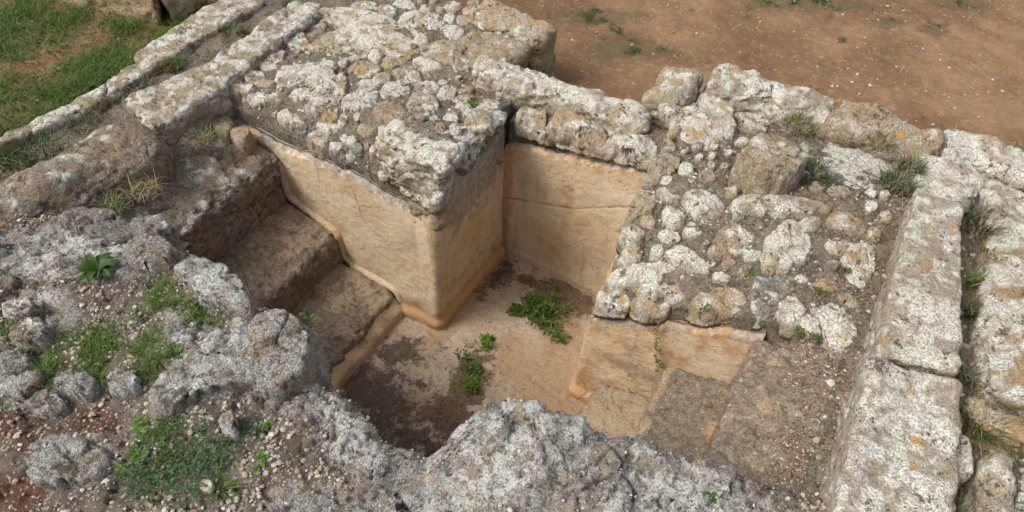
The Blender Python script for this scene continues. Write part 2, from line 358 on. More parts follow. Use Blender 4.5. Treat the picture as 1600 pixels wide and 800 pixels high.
def m_floor():
    k = NB('worn_basin_floor')
    n1 = k.noise(6, 5, .65); n2 = k.noise(26, 6, .78, off=4.); nf = k.noise(140, 2, .6, off=3.)
    c = k.mix(k.ramp(n1, .35, .65), (.42, .325, .23), (.5, .415, .315))
    c = k.mix(k.ramp(n2, .5, .62, 0, .55), c, (.3, .215, .145))
    c = k.mix(k.ramp(k.mth('ADD', k.attr('stain_shade'), k.ramp(n1, .25, .75, -.35, .35)), .3, .8, 0, .65), c, (.36, .215, .105))
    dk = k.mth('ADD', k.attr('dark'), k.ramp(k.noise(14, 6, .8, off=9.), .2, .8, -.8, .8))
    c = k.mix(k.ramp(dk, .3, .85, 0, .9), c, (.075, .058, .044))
    so_ = k.mth('ADD', k.attr('soil'), k.ramp(k.noise(12, 6, .7, off=21.), .25, .75, -.35, .35))
    c = k.mix(k.ramp(so_, .42, .62), c, k.mix(n2, (.1, .065, .042), (.24, .165, .1)))
    c = k.mix(k.ramp(nf, .56, .66, 0, .6), c, (.13, .095, .065))
    c = k.mix(k.ramp(nf, .4, .3, 0, .4), c, (.55, .46, .35))
    h = k.mth('ADD', k.noise(45, 6, .78), k.mth('MULTIPLY', k.ramp(so_, .42, .62), -.5))
    return k.done(c, k.bump(h, .8, .012))
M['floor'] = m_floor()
def m_earth():
    k = NB('red_brown_earth')
    c = k.mix(k.ramp(k.noise(1.3, 6, .65), .38, .62), (.15, .085, .044), (.25, .15, .08))
    c = k.mix(k.ramp(k.noise(5, 6, .65, off=3.), .45, .65, 0, .6), c, (.165, .088, .05))
    c = k.mix(k.ramp(k.noise(24, 7, .7, off=8.), .52, .66, 0, .5), c, (.33, .225, .14))
    c = k.mix(k.ramp(k.noise(60, 6, .7, off=14.), .56, .68, 0, .6), c, (.14, .085, .05))
    pv = k.voro(38); c = k.mix(k.mth('MULTIPLY', k.ramp(pv, .1, .17, 1, 0), k.ramp(k.voro(38, 'Color'), .62, .66)), c, (.45, .39, .31))
    ga = k.ramp(k.mth('ADD', k.attr('grass'), k.ramp(k.noise(14, 7, .7, off=19.), .2, .8, -.4, .4)), .45, .75, 0, .7)
    c = k.mix(ga, c, k.mix(k.noise(50, 5, .75), (.06, .065, .025), (.14, .1, .055)))
    h = k.mth('ADD', k.noise(30, 5, .75), k.mth('MULTIPLY', k.ramp(pv, .05, .2, 1, 0), .25))
    return k.done(c, k.bump(h, .7, .02))
M['earth'] = m_earth()
def m_foreground():
    k = NB('foreground_rock_and_soil')
    n1 = k.noise(10, 5, .68); n2 = k.noise(18, 6, .76, off=11.); nf = k.noise(190, 2, .6, off=6.); big = k.noise(4.2, 3, .55, off=2.)
    c = k.mix(k.ramp(n1, .36, .64), (.3, .25, .185), (.23, .2, .16))
    g = k.ramp(k.mth('ADD', n2, k.ramp(n1, .3, .7, -.12, .12)), .4, .48, 0, .92)
    c = k.mix(g, c, k.mix(k.ramp(nf, .4, .6), (.36, .355, .335), (.25, .245, .235)))
    c = k.mix(k.ramp(k.mth('ADD', n2, k.ramp(big, .3, .7, -.12, .12)), .52, .57, 0, .9), c, (.56, .55, .515))
    c = k.mix(k.ramp(k.noise(58, 4, .8, off=19.), .54, .6, 0, .85), c, (.1, .092, .08))
    c = k.mix(k.ramp(k.noise(8, 5, .7, off=27.), .54, .66, 0, .75), c, (.37, .285, .185))
    c = k.mix(k.ramp(nf, .55, .65, 0, .6), c, (.09, .08, .068))
    c = k.mix(k.ramp(nf, .42, .32, 0, .4), c, (.58, .56, .51))
    vs = k.voro(80); vc = k.voro(80, 'Color')
    s = k.mix(k.ramp(n1, .35, .65), (.12, .095, .074), (.22, .18, .14))
    s = k.mix(k.ramp(k.mth('ADD', k.attr('red'), k.ramp(n1, .2, .8, -.4, .4)), .4, .7), s, (.125, .065, .04))
    s = k.mix(k.mth('MULTIPLY', k.ramp(vs, .22, .38, .9, 0), k.ramp(vc, .35, .4)), s, k.mix(vc, (.5, .47, .42), (.3, .27, .23)))
    s = k.mix(k.ramp(nf, .55, .65, 0, .7), s, (.075, .06, .048))
    sm = k.ramp(k.mth('ADD', k.attr('soil'), k.ramp(n2, .2, .8, -.4, .4)), .42, .58)
    c = k.mix(sm, c, s)
    h = k.mth('ADD', k.noise(44, 5, .82), k.mth('MULTIPLY', nf, -.25))
    return k.done(c, k.bump(h, 1., .018))
M['ground_fg'] = m_foreground()
def m_simple(name, cols, rough=.8, trans=0.):
    k = NB(name, rough); r = k.island(); c = cols[0]
    for i, q in enumerate(cols[1:], 1): c = k.mix(k.ramp(r, (i-.6)/len(cols), (i+.4)/len(cols)), c, q)
    c = k.mix(k.ramp(k.noise(60, 3), .3, .7, 0, .35), c, tuple(t*.6 for t in cols[0]))
    m = k.done(c)
    if trans > 0:
        tb = k.t.nodes.new('ShaderNodeBsdfTranslucent'); k.lk(c, tb.inputs[0]); ms = k.t.nodes.new('ShaderNodeMixShader'); ms.inputs[0].default_value = trans
        k.t.links.new(k.b.outputs[0], ms.inputs[1]); k.t.links.new(tb.outputs[0], ms.inputs[2]); k.t.links.new(ms.outputs[0], k.out.inputs[0])
    return m
M['grass'] = m_simple('grass_blades', [(.08, .15, .025), (.11, .185, .035), (.06, .115, .02), (.15, .19, .05)], .6, .25)
M['darkgrass'] = m_simple('dark_grass_blades', [(.05, .09, .03), (.065, .11, .035), (.1, .12, .05)], .6, .25)
M['straw'] = m_simple('dry_straw', [(.3, .23, .13), (.22, .165, .1), (.36, .29, .18), (.16, .12, .09)], .8)
M['leaf'] = m_simple('green_leaves', [(.065, .125, .022), (.1, .17, .03), (.045, .09, .018), (.13, .16, .04)], .5, .25)
M['brightleaf'] = m_simple('bright_leaves', [(.13, .23, .03), (.1, .2, .03)], .5, .3)
M['clover'] = m_simple('clover_leaves', [(.055, .115, .045), (.07, .14, .05), (.045, .09, .035)], .55, .2)
M['pebble'] = m_simple('loose_limestone_chips', [(.4, .36, .29), (.5, .48, .43), (.28, .24, .18), (.36, .28, .18), (.22, .2, .175)], .9)
M['litter'] = m_simple('dead_leaf_litter', [(.1, .06, .035), (.16, .1, .055), (.07, .045, .03)], .9)

# ------------------------------------------------------------------ height surfaces of the ruin
FL = -1.05
TOPL = np.array(sorted([(uvof(PV(x, y, 1.68))[0], PV(x, y, 1.68)[2]) for x, y in [(335, 163), (360, 182), (400, 203), (430, 222), (500, 248), (560, 278), (620, 312), (650, 335), (690, 352)]]))
def zLuv(u, v):
    front = np.interp(u, TOPL[:, 0], TOPL[:, 1])+.02+np.clip(v-1.68, 0, 9)*.95+.6*np.clip(u+1.5, 0, 1)
    return np.minimum(zLp(u, v), front)
def zLp(u, v):
    k = np.clip((u+2.4)/1.18, 0, 1)
    return .035+.155*(np.clip(u, -2.45, -1.2)+1.22)-.28*k*np.clip(v-1.68, 0, .6)-.03*np.clip(v-2.28, 0, 1)*k+.03*np.clip(v-2.3, 0, .5)
def zRuv(u, v):
    s = np.clip((u+.51)/.86*1.3, 0, 1); t = np.clip((v-1.7)/.5, 0, 1.1); t = t*(1.6-.6*t)
    return (1-s)*(-.42+.42*np.minimum(t, 1))+s*(-.115+.115*np.clip((v-1.7)/.6, 0, 1.))-.09*sstep(2.45, 2.72, v)
def zL(X, Y): return zLuv(*UV(X, Y))
def zR(X, Y): return zRuv(*UV(X, Y))
def zGuv(u, v): return -.42+.14*sstep(-1.7, -2.7, u)
def zG(X, Y): return zGuv(*UV(X, Y))

def hfield(name, us, vs, zf, mat, parent=None, skirt=None, low=.01, mid=.006, fine=.003, attrs=None, keep=None, shear=None, ms=22., fs=75., seed=None):
    U, Vv = np.meshgrid(us, vs, indexing='ij')
    if shear is not None: Vv = Vv+shear(U)
    Zz = zf(U, Vv)
    X = U*B[0]+Vv*A[0]; Y = U*B[1]+Vv*A[1]
    n, m = U.shape
    V = np.stack([X, Y, Zz], -1).reshape(-1, 3); F = gridf(n, m)
    if keep is not None:
        cc = V[F].mean(1); cu, cv = UV(cc[:, 0], cc[:, 1]); F = F[keep(cu, cv)]
    V = rough(V, F, low, mid, fine, ns() if seed is None else seed, 6., ms, fs)
    at = attrs(V) if attrs else None
    nv = len(V)
    if skirt is not None:
        idx = np.r_[np.arange(m), np.arange(1, n)*m+m-1, (n-1)*m+np.arange(m-2, -1, -1), np.arange(n-2, 0, -1)*m]
        L_ = len(idx); k = np.arange(L_); kn = (k+1) % L_; lv = [V[idx]]
        for fr in (.03, .08, .15, .25): q = V[idx].copy(); q[:, 2] -= fr; q[:, :2] += (.004*fbm(q, 22, 3, .6, 91))[:, None]; lv.append(q)
        q = V[idx].copy(); q[:, 2] = skirt; lv.append(q); V2 = np.vstack([V]+lv)
        for i in range(len(lv)-1): a0 = nv+i*L_; b0 = a0+L_; F = np.vstack([F, np.stack([a0+k, a0+kn, b0+kn, b0+k], -1)])
        if at: at = {a: np.r_[b, np.tile(b[idx], len(lv))] for a, b in at.items()}
        V = V2
    used = np.zeros(len(V), bool); used[F.ravel()] = True
    if not used.all():
        mp = np.cumsum(used)-1; F = mp[F]; V = V[used]; nv = int(used[:nv].sum())
        if at: at = {a: b[used] for a, b in at.items()}
    o = obj(name, V, F, mat, parent, attrs=at)
    return o, V[:nv], (at or {})
def axis(*segs):
    out = [segs[0][0]]
    for a, b, st in segs: out += list(np.linspace(a, b, max(2, int(round(abs(b-a)/st))+1))[1:])
    return np.array(out)
def blob(V, spots, z=None):
    """Soft 0..1 mask from ellipses given as (x, y, rx, ry, angle) in the survey picture at height z."""
    out = np.zeros(len(V))
    for x, y, rx, ry, an, zz in spots:
        c = P(x, y, zz)[:2]; ca, sa = math.cos(math.radians(an)), math.sin(math.radians(an))
        a = P(x+rx*ca, y+rx*sa, zz)[:2]-c; b = P(x-ry*sa, y+ry*ca, zz)[:2]-c
        Mi = np.linalg.inv(np.stack([a, b], 1)); q = (V[:, :2]-c)@Mi.T
        out = np.maximum(out, np.exp(-.8*(q**2).sum(1)))
    return out

# ------------------------------------------------------------------ the ground
def growth(a, b, st, g=1.25):
    out = [a]; s = st
    while (b-out[-1])*(1 if b > a else -1) > 0: out.append(out[-1]+math.copysign(s, b-a)); s *= g
    return out[1:]
gu = np.array(growth(-4.6, -400, .1)[::-1]+list(axis((-4.6, -2.5, .022), (-2.5, 1.2, .02), (1.2, 2.6, .03)))+growth(2.6, 400, .1))
gv = np.array(growth(.4, -400, .1)[::-1]+list(axis((.4, 2.4, .025), (2.4, 6.0, .02)))+growth(6.0, 400, .1))
GRASS_L = [(60, 60, 90, 40, -15, -.3), (150, 120, 100, 40, -30, -.3), (60, 180, 90, 60, -30, -.3), (20, 30, 40, 25, 0, -.3), (270, 60, 60, 25, -30, -.3), (190, 45, 40, 14, 0, -.3)]
def g_attr(V):
    m = blob(V, GRASS_L+[(985, 75, 80, 22, 0, -.42), (940, 25, 90, 16, 0, -.42), (1260, 8, 120, 14, 0, -.42), (1460, 45, 30, 14, 0, -.42), (1500, 8, 60, 10, 0, -.42), (1390, 35, 30, 12, 0, -.42)])
    return {'grass': m}
ground, GV, _ = hfield('ground', gu, gv, zGuv, M['earth'], low=.012, mid=.007, fine=.004, attrs=g_attr,
    keep=lambda u, v: ~((u > -2.72) & (u < 1.0) & (v > -.7) & (v < 2.46)))
tag(ground, kind='structure')

# ------------------------------------------------------------------ sunken basin: floor
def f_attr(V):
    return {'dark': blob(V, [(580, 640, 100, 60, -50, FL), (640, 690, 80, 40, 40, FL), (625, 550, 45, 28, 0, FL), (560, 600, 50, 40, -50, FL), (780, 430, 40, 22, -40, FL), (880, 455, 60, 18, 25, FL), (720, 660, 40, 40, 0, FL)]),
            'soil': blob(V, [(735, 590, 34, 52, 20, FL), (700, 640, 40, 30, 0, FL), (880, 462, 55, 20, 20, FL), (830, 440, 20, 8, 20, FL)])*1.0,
            'stain_shade': blob(V, [(850, 590, 70, 70, 0, FL), (880, 640, 60, 50, 0, FL), (880, 540, 40, 60, 0, FL), (800, 560, 40, 50, 0, FL), (690, 520, 60, 12, -40, FL), (760, 440, 80, 14, -50, FL)])}  # stained spots by the right wall also paint in shade toward its foot
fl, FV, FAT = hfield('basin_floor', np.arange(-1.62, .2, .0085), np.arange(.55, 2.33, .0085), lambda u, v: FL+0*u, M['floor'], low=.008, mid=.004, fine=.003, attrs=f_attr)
tag(fl, kind='structure')

# ------------------------------------------------------------------ plaster faces
def plaster(path, ztop, zbot, parent, thick=.03, fillet=.024, fh=.075, cracks=(), weather_shade=None, stain_shade=None, batter=None, name='plaster_face', res=.007, mid=.0035, rad=.016):
    """Plaster skin along a plan path [(u, v), ...] (basin side on the right hand), corners rounded; cracks as [(u, v, z), ...]."""
    p = [np.array(q, float) for q in path]; fine = [p[0]]
    for i in range(1, len(p)-1):
        a = p[i]+(p[i-1]-p[i])/np.linalg.norm(p[i-1]-p[i])*rad; b = p[i]+(p[i+1]-p[i])/np.linalg.norm(p[i+1]-p[i])*rad
        for t in np.linspace(0, 1, 7): fine.append((1-t)**2*a+2*t*(1-t)*p[i]+t*t*b)
    fine = np.array(fine+[p[-1]]); sl_ = np.r_[0, np.cumsum(np.linalg.norm(np.diff(fine, axis=0), axis=1))]
    nt_ = int(sl_[-1]/res); ss = np.linspace(0, sl_[-1], nt_); C = np.stack([np.interp(ss, sl_, fine[:, 0]), np.interp(ss, sl_, fine[:, 1])], -1)
    tg = np.gradient(C, axis=0); tg /= np.linalg.norm(tg, axis=1, keepdims=True); Nn = np.stack([tg[:, 1], -tg[:, 0]], -1)
    zt = np.array([ztop(*q) for q in C]); seed = ns()
    zt = zt-.012+.03*fbm(np.c_[C*13, np.full(nt_, seed*1.3)], 1., 5, .7, seed)
    nz_ = max(4, int((zt.max()-zbot)/res)); S = np.linspace(0, 1, nz_)
    Zz = zbot+S[None, :]*(zt[:, None]-zbot); Cu = np.repeat(C[:, None, 0], nz_, 1); Cv = np.repeat(C[:, None, 1], nz_, 1)
    Q = np.stack([Cu, Cv, Zz], -1).reshape(-1, 3)
    d = .012*fbm(Q, 4, 2, .5, seed)+mid*fbm(Q, 16, 3, .55, seed+3)+.0014*fbm(Q, 60, 2, .6, seed+5)
    ck = np.zeros(len(Q))
    for cr in cracks:
        cr = np.array(cr)
        for a, b in zip(cr[:-1], cr[1:]):
            ab = b-a; pp = Q+(.007*fbm(Q, 26, 2, .6, seed+8))[:, None]*np.array([1, 1, 1]); tt = np.clip(((pp-a)@ab)/(ab@ab), 0, 1); dist = np.linalg.norm(pp-(a+tt[:, None]*ab), axis=1)
            ck = np.maximum(ck, np.exp(-(dist/.0042)**2))
    ck *= .55+.45*fbm(Q, 14, 2, .5, seed+12); ck = np.clip(ck, 0, 1)
    d = d-.01*ck
    hz = Q[:, 2]-FL+.012*fbm(Q, 7, 2, .5, seed+21); d = d+fillet*(1-sstep(fh*.45, fh, hz))*(.85+.3*fbm(Q, 9, 2, .5, seed+22))
    if batter: d = d+batter(Q)
    edge = np.clip(1-(zt[:, None]-Zz)/.03, 0, 1).ravel(); d = d-.024*edge**2
    d = d.reshape(nt_, nz_)
    def world(off): u = Cu+Nn[:, None, 0]*off; v = Cv+Nn[:, None, 1]*off; return u*B[0]+v*A[0], u*B[1]+v*A[1]
    X, Y = world(d); X2, Y2 = world(np.full_like(d, -thick))
    V = np.vstack([np.stack([X, Y, Zz], -1).reshape(-1, 3), np.stack([X2, Y2, Zz], -1).reshape(-1, 3)])
    n, m = nt_, nz_; F = gridf(n, m); N = n*m
    idx = np.r_[np.arange(m), np.arange(1, n)*m+m-1, (n-1)*m+np.arange(m-2, -1, -1), np.arange(n-2, 0, -1)*m]; k = np.roll(idx, -1)
    F = np.vstack([F, F[:, ::-1]+N, np.stack([idx, idx+N, k+N, k], -1)])
    dup = lambda a: np.r_[a, a]
    wv = weather_shade(Q) if weather_shade else np.zeros(len(Q)); sv = stain_shade(Q) if stain_shade else np.zeros(len(Q)); wv = wv+(.75*np.clip(1-(zt[:, None]-Zz)/.05, 0, 1).ravel() if name == 'plaster_face' else 0)
    return obj(name, V, F, M['plaster'], parent, attrs={'weather_shade': dup(wv), 'stain_shade': dup(sv), 'crack': dup(ck)})
def interp_top(px, v, axis_='v'):
    pts = []
    for x, y in px:
        q = PV(x, y, v) if axis_ == 'v' else PU(x, y, v); u_, v_ = uvof(q); pts.append((u_ if axis_ == 'v' else v_, q[2]))
    pts.sort(); a = np.array(pts); return lambda t: float(np.interp(t, a[:, 0], a[:, 1]))

V1, V2, U1, U2 = 1.68, 2.28, -1.225, -.512

# ---- left block: rubble platform with two plastered faces
LB = thing('rubble_platform', 'rubble topped block with ochre plastered faces left of the sunken recess', 'stone wall', W(-1.8, 2.2, FL-.05))
_, LV2, _ = hfield('rubble_core', np.arange(-2.43, -1.44, .0095), np.arange(2.548, 2.96, .0095), lambda u, v: zLuv(u, v)-.011, M['mortar'], LB, skirt=FL-.05, low=.014, mid=.01, fine=.004)
core, LV, _ = hfield('rubble_core', np.arange(-2.43, -1.255, .0095), np.arange(1.711, 2.555, .0095), lambda u, v: zLuv(u, v)-.010, M['mortar'], LB, skirt=FL-.05, low=.014, mid=.01, fine=.004); LV = np.vstack([LV, LV2])
topL = lambda u: float(np.interp(u, TOPL[:, 0], TOPL[:, 1]))
def topLB(u, v):
    if v < 1.70 and u < -1.30: return topL(u)
    return float(np.interp(v+.6*(u-U1), [1.60, 1.66, 1.72, 1.78, 2.3], [topL(-1.3), -.27, -.25, -.1, -.14]))
plaster([(-2.44, V1), (U1, V1), (U1, 2.268)], topLB, FL-.06, LB, cracks=[[(U1, 2.16, -.2), (U1, 2.175, -.5), (U1, 2.165, -.75), (U1, 2.19, -.95)], [(-2.19, V1, -.2), (-2.08, V1, -.45), (-2.06, V1, -.6)]],
        batter=lambda Q: .05*np.clip((Q[:, 2]-FL)/.75, 0, 1.3)*np.clip((Q[:, 0]+1.32)/.1, 0, 1)*np.interp(Q[:, 1], [1.68, 2.27], [1, -.3]),
        weather_shade=lambda Q: np.where(Q[:, 1] > 1.72, 1.3*sstep(-.7, -.2, Q[:, 2])*np.interp(Q[:, 1], [1.66, 1.8, 2.15, 2.3], [.5, 1., .95, .7]),
                                   .5*sstep(-.1, .02, Q[:, 2]-np.interp(Q[:, 0], [-2.44, -1.2], [-.2, -.3])))+.35*np.exp(-((Q[:, 0]+1.23)/.12)**2-((Q[:, 2]+.85)/.18)**2),
        stain_shade=lambda Q: np.maximum(np.exp(-((Q[:, 2]+1.0)/.08)**2)*1.1, .7*np.exp(-((Q[:, 0]+1.22)/.08)**2-((Q[:, 1]-1.68)/.06)**2)*sstep(-.7, -.4, Q[:, 2])))
o1 = (320, 0); s1 = 5.3333; o3 = (320, 110); o4 = (560, 110); o2 = (600, 0)
LST = [  # outline, height, material
 (Z_([(860,370),(1020,260),(1250,245),(1430,370),(1350,440),(1200,480),(1080,440),(900,400)], o1, s1), .035, 'white'),
 (Z_([(700,310),(780,262),(860,300),(850,370),(780,410),(700,380)], o1, s1), .035, 'mixed'),
 (Z_([(610,600),(700,500),(880,450),(1060,500),(1080,570),(1000,640),(880,710),(740,750),(650,770),(615,700)], o1, s1), .055, 'mixed'),
 (Z_([(780,210),(860,140),(990,150),(1000,230),(900,290),(800,260)], o1, s1), .03, 'mixed'),
 ([(507,12),(530,9),(600,25),(655,50),(660,63),(640,76),(620,84),(600,76),(560,52),(515,28)], .06, 'white'),
 (Z_([(1370,410),(1430,400),(1475,440),(1440,515),(1390,490)], o1, s1), .03, 'white'),
 (Z_([(1100,490),(1170,475),(1190,510),(1140,545)], o1, s1), .025, 'white'),
 (Z_([(1210,560),(1300,500),(1440,520),(1470,580),(1380,620),(1240,620)], o1, s1), .03, 'tan'),
 (Z_([(1460,500),(1560,475),(1640,490),(1600,550),(1500,550)], o1, s1), .03, 'mixed'),
 (Z_([(450,500),(560,400),(630,400),(670,480),(600,540),(480,560)], o1, s1), .045, 'mixed'),
 (Z_([(320,560),(380,530),(430,560),(500,620),(440,680),(340,660)], o1, s1), .04, 'mixed'),
 (Z_([(70,180),(120,100),(240,60),(380,100),(380,150),(250,200),(130,240)], o3, s1), .06, 'mixed'),
 (Z_([(350,220),(450,150),(590,140),(610,190),(510,270),(400,300)], o3, s1), .04, 'mixed'),
 (Z_([(600,370),(700,290),(800,290),(880,360),(800,430),(720,455),(640,420)], o3, s1), .045, 'white'),
 (Z_([(880,180),(1000,120),(1060,40),(1130,10),(1180,60),(1180,140),(1100,220),(1100,290),(1000,300),(930,230)], o3, s1), .05, 'white'),
 (Z_([(1140,250),(1220,190),(1350,165),(1470,240),(1330,290),(1220,340),(1150,310)], o3, s1), .05, 'white'),
 (Z_([(1230,110),(1330,75),(1490,90),(1400,150),(1250,160)], o3, s1), .03, 'mixed'),
 (Z_([(1410,60),(1500,20),(1560,60),(1500,100)], o3, s1), .03, 'white'),
 (Z_([(915,450),(1000,420),(1110,430),(1080,500),(960,510)], o3, s1), .04, 'mixed'),
 (Z_([(1260,460),(1340,420),(1410,450),(1400,520),(1300,520)], o3, s1), .04, 'white'),
 (Z_([(1030,600),(1160,510),(1300,590),(1330,650),(1200,740),(1090,680)], o3, s1), .05, 'grey'),
 (Z_([(830,560),(900,490),(1010,510),(1030,590),(960,620)], o3, s1), .035, 'tan'),
 (Z_([(1390,330),(1500,270),(1640,250),(1660,400),(1450,400)], o3, s1), .03, 'tan'),
 (Z_([(315,200),(360,130),(440,140),(495,200),(470,260),(400,290),(320,240)], o4, 4), .055, 'white'),
 (Z_([(495,140),(540,95),(610,110),(600,160),(510,165)], o4, 4), .035, 'white'),
 (Z_([(360,100),(400,70),(500,80),(490,130),(380,120)], o4, 4), .03, 'mixed'),
 (Z_([(130,140),(230,60),(320,100),(310,130),(190,170)], o4, 4), .035, 'white'),
 (Z_([(115,340),(160,330),(290,350),(270,400),(130,405)], o4, 4), .04, 'white'),
 (Z_([(280,400),(420,365),(450,400),(390,440),(290,425)], o4, 4), .04, 'white'),
 (Z_([(555,260),(600,250),(620,300),(570,340)], o4, 4), .035, 'mixed'),
 (Z_([(570,360),(620,330),(645,360),(600,390)], o4, 4), .03, 'mixed'),
 (Z_([(480,350),(520,325),(545,355),(500,390)], o4, 4), .03, 'tan'),
 (Z_([(665,310),(700,260),(780,240),(830,290),(800,350),(700,350)], o4, 4), .06, 'mixed'),
 (Z_([(610,210),(690,200),(700,240),(620,250)], o4, 4), .025, 'white'),
 (Z_([(600,210),(670,80),(720,120),(680,190)], o4, 4), .04, 'tan'),
 (Z_([(740,190),(860,170),(890,220),(830,250),(750,240)], o4, 4), .045, 'mixed'),
 (Z_([(100,20),(180,15),(210,45),(160,70),(110,50)], o4, 4), .03, 'white'),
 (Z_([(200,0),(350,0),(400,50),(330,70),(230,40)], o4, 4), .03, 'white'),
 (Z_([(110,160),(200,75),(320,110),(330,180),(290,200),(170,190)], o2, s1), .03, 'white'),
 (Z_([(340,180),(370,105),(460,110),(500,180),(430,235),(360,220)], o2, s1), .03, 'white'),
 (Z_([(470,240),(540,190),(640,220),(670,260),(590,320),(520,270)], o2, s1), .035, 'white'),
 (Z_([(495,110),(560,110),(590,170),(540,185)], o2, s1), .03, 'white'),
 (Z_([(595,150),(650,105),(740,150),(720,200),(620,190)], o2, s1), .03, 'white'),
 (Z_([(640,100),(700,45),(740,70),(720,115)], o2, s1), .03, 'white'),
 (Z_([(775,170),(850,150),(910,190),(850,235),(790,210)], o2, s1), .03, 'mixed'),
 (Z_([(300,60),(350,45),(370,75),(320,80)], o2, s1), .03, 'white'),
 (Z_([(430,70),(460,55),(500,60),(490,95)], o2, s1), .03, 'white'),
 (Z_([(320,400),(420,340),(700,360),(790,370),(800,440),(740,520),(600,560),(540,500),(400,450)], o2, s1), .06, 'mixed'),
 (Z_([(240,500),(300,470),(500,480),(560,560),(540,640),(400,620),(260,540)], o2, s1), .05, 'mixed'),
 (Z_([(50,590),(150,540),(230,550),(320,640),(240,680),(130,630)], o2, s1), .04, 'white'),
 (Z_([(110,450),(170,405),(230,460),(190,510),(140,520)], o2, s1), .035, 'tan'),
 (Z_([(750,520),(790,490),(870,520),(860,600),(770,590)], o2, s1), .05, 'white'),
 (Z_([(260,700),(350,680),(460,690),(430,750),(300,740)], o2, s1), .03, 'mixed'),
 (Z_([(0,700),(120,670),(210,720),(120,780),(20,770)], o2, s1), .035, 'white'),
 (Z_([(500,20),(620,10),(650,50),(560,100),(510,70)], o2, s1), .035, 'mixed'),
 (Z_([(690,0),(790,0),(785,40),(740,40)], o2, s1), .035, 'mixed'),
 ([(545,5),(575,0),(592,5),(585,14),(560,13)], .03, 'white'),
 ([(595,5),(612,8),(620,22),(605,28),(593,18)], .03, 'white'),
 ([(470,5),(490,0),(502,6),(492,16),(476,15)], .03, 'white'),
 ([(612,0),(640,2),(652,9),(630,13)], .03, 'white'), ([(655,10),(672,6),(680,15),(662,18)], .03, 'mixed'),
 ([(455,118),(470,112),(478,120),(465,128)], .02, 'mixed'), ([(452,146),(480,140),(488,148),(462,156)], .025, 'mixed'),
 ([(470,163),(500,160),(505,172),(480,178)], .025, 'mixed'), ([(500,176),(520,172),(530,182),(510,190)], .02, 'tan'),
 ([(395,128),(425,124),(430,130),(405,135)], .02, 'white'), ([(478,205),(505,212),(512,226),(490,222)], .025, 'tan'),
]
for ol, h, mt in LST: stone(ol, lambda X, Y: zL(X, Y)-.008, .008+h*.30, M[mt], 'stone', LB, clamp=(-2.6, -1.17, 1.678, 9), depth=.07)
def filler(lst, zf, u0, u1, v0, v1, n, seed, parent, clamp):
    rs = np.random.RandomState(seed); cs = []
    for ol, h, mt in lst:
        w3 = np.array([hit(x, y, zf) for x, y in ol])[:, :2]; c = w3.mean(0); cs.append((c[0], c[1], np.hypot(*(w3-c).T).mean()*.98))
    done = 0
    for _ in range(6000):
        u, v = rs.uniform(u0, u1), rs.uniform(v0, v1); q = W(u, v); rad = rs.uniform(.014, .04)
        if any((q[0]-a)**2+(q[1]-b)**2 < (r_+rad*.9)**2 for a, b, r_ in cs): continue
        cs.append((q[0], q[1], rad)); a0 = rs.uniform(0, 6.28); k = rs.randint(5, 8); el = rs.uniform(.6, 1.); th = np.arange(k)*6.283/k+rs.uniform(-.3, .3, k); rr = rad*rs.uniform(.75, 1.2, k)
        pts = np.stack([rr*np.cos(th), rr*np.sin(th)*el], -1)@np.array([[math.cos(a0), math.sin(a0)], [-math.sin(a0), math.cos(a0)]])+q[:2]
        stone(np.c_[pts, np.zeros(k)], lambda X, Y: zf(X, Y)-.006, .010+.3*rad*rs.uniform(.5, 1), M[rs.choice(['mixed', 'tan', 'white', 'grey', 'mixed'])], 'stone', parent, world=True, clamp=clamp)
        done += 1
        if done >= n: break
filler(LST, zL, -2.36, -1.29, 1.86, 2.53, 26, 15, LB, (-2.6, -1.17, 1.715, 9))
filler(LST, zL, -2.36, -1.46, 2.55, 2.93, 16, 5, LB, (-2.6, -1.17, 1.715, 9))
filler(LST, zL, -2.36, -1.45, 1.73, 1.86, 14, 6, LB, (-2.6, -1.17, 1.715, 9))
# the corner mass above the plastered arris
zc1 = lambda X, Y: zL(X, Y)-.05
t = np.array([W(-1.50, 1.668, .0), W(-1.135, 1.65, .035), W(-1.15, 1.80, .02), W(-1.48, 1.80, -.0)]); bt = under(t, -.24); bt[1] += np.r_[B*-.05, 0]; bt[2] += np.r_[B*-.05, 0]
block(t, bt, M['mixed'], 'stone', LB, rnd=.03, res=.007, low=.03, mid=.016, fine=.004)
t = np.array([W(-1.36, 1.668, -.2), W(-1.175, 1.66, -.19), W(-1.175, 1.74, -.19), W(-1.36, 1.74, -.2)])
block(t, under(t, -.36), M['tan'], 'stone', LB, rnd=.03, res=.007, low=.02, mid=.014, fine=.004)
t = np.array([W(-1.19, 1.80, -.02), W(-1.155, 1.80, -.02), W(-1.2, 2.25, -.12), W(-1.24, 2.25, -.12)])[[0, 1, 2, 3]]; t2 = t.copy(); t2[0] = W(-1.35, 1.80, -.0); t2[3] = W(-1.35, 2.25, -.13)
block(t2, under(t2, -.16), M['grey'], 'stone', LB, rnd=.03, res=.008, low=.025, mid=.014, fine=.004)

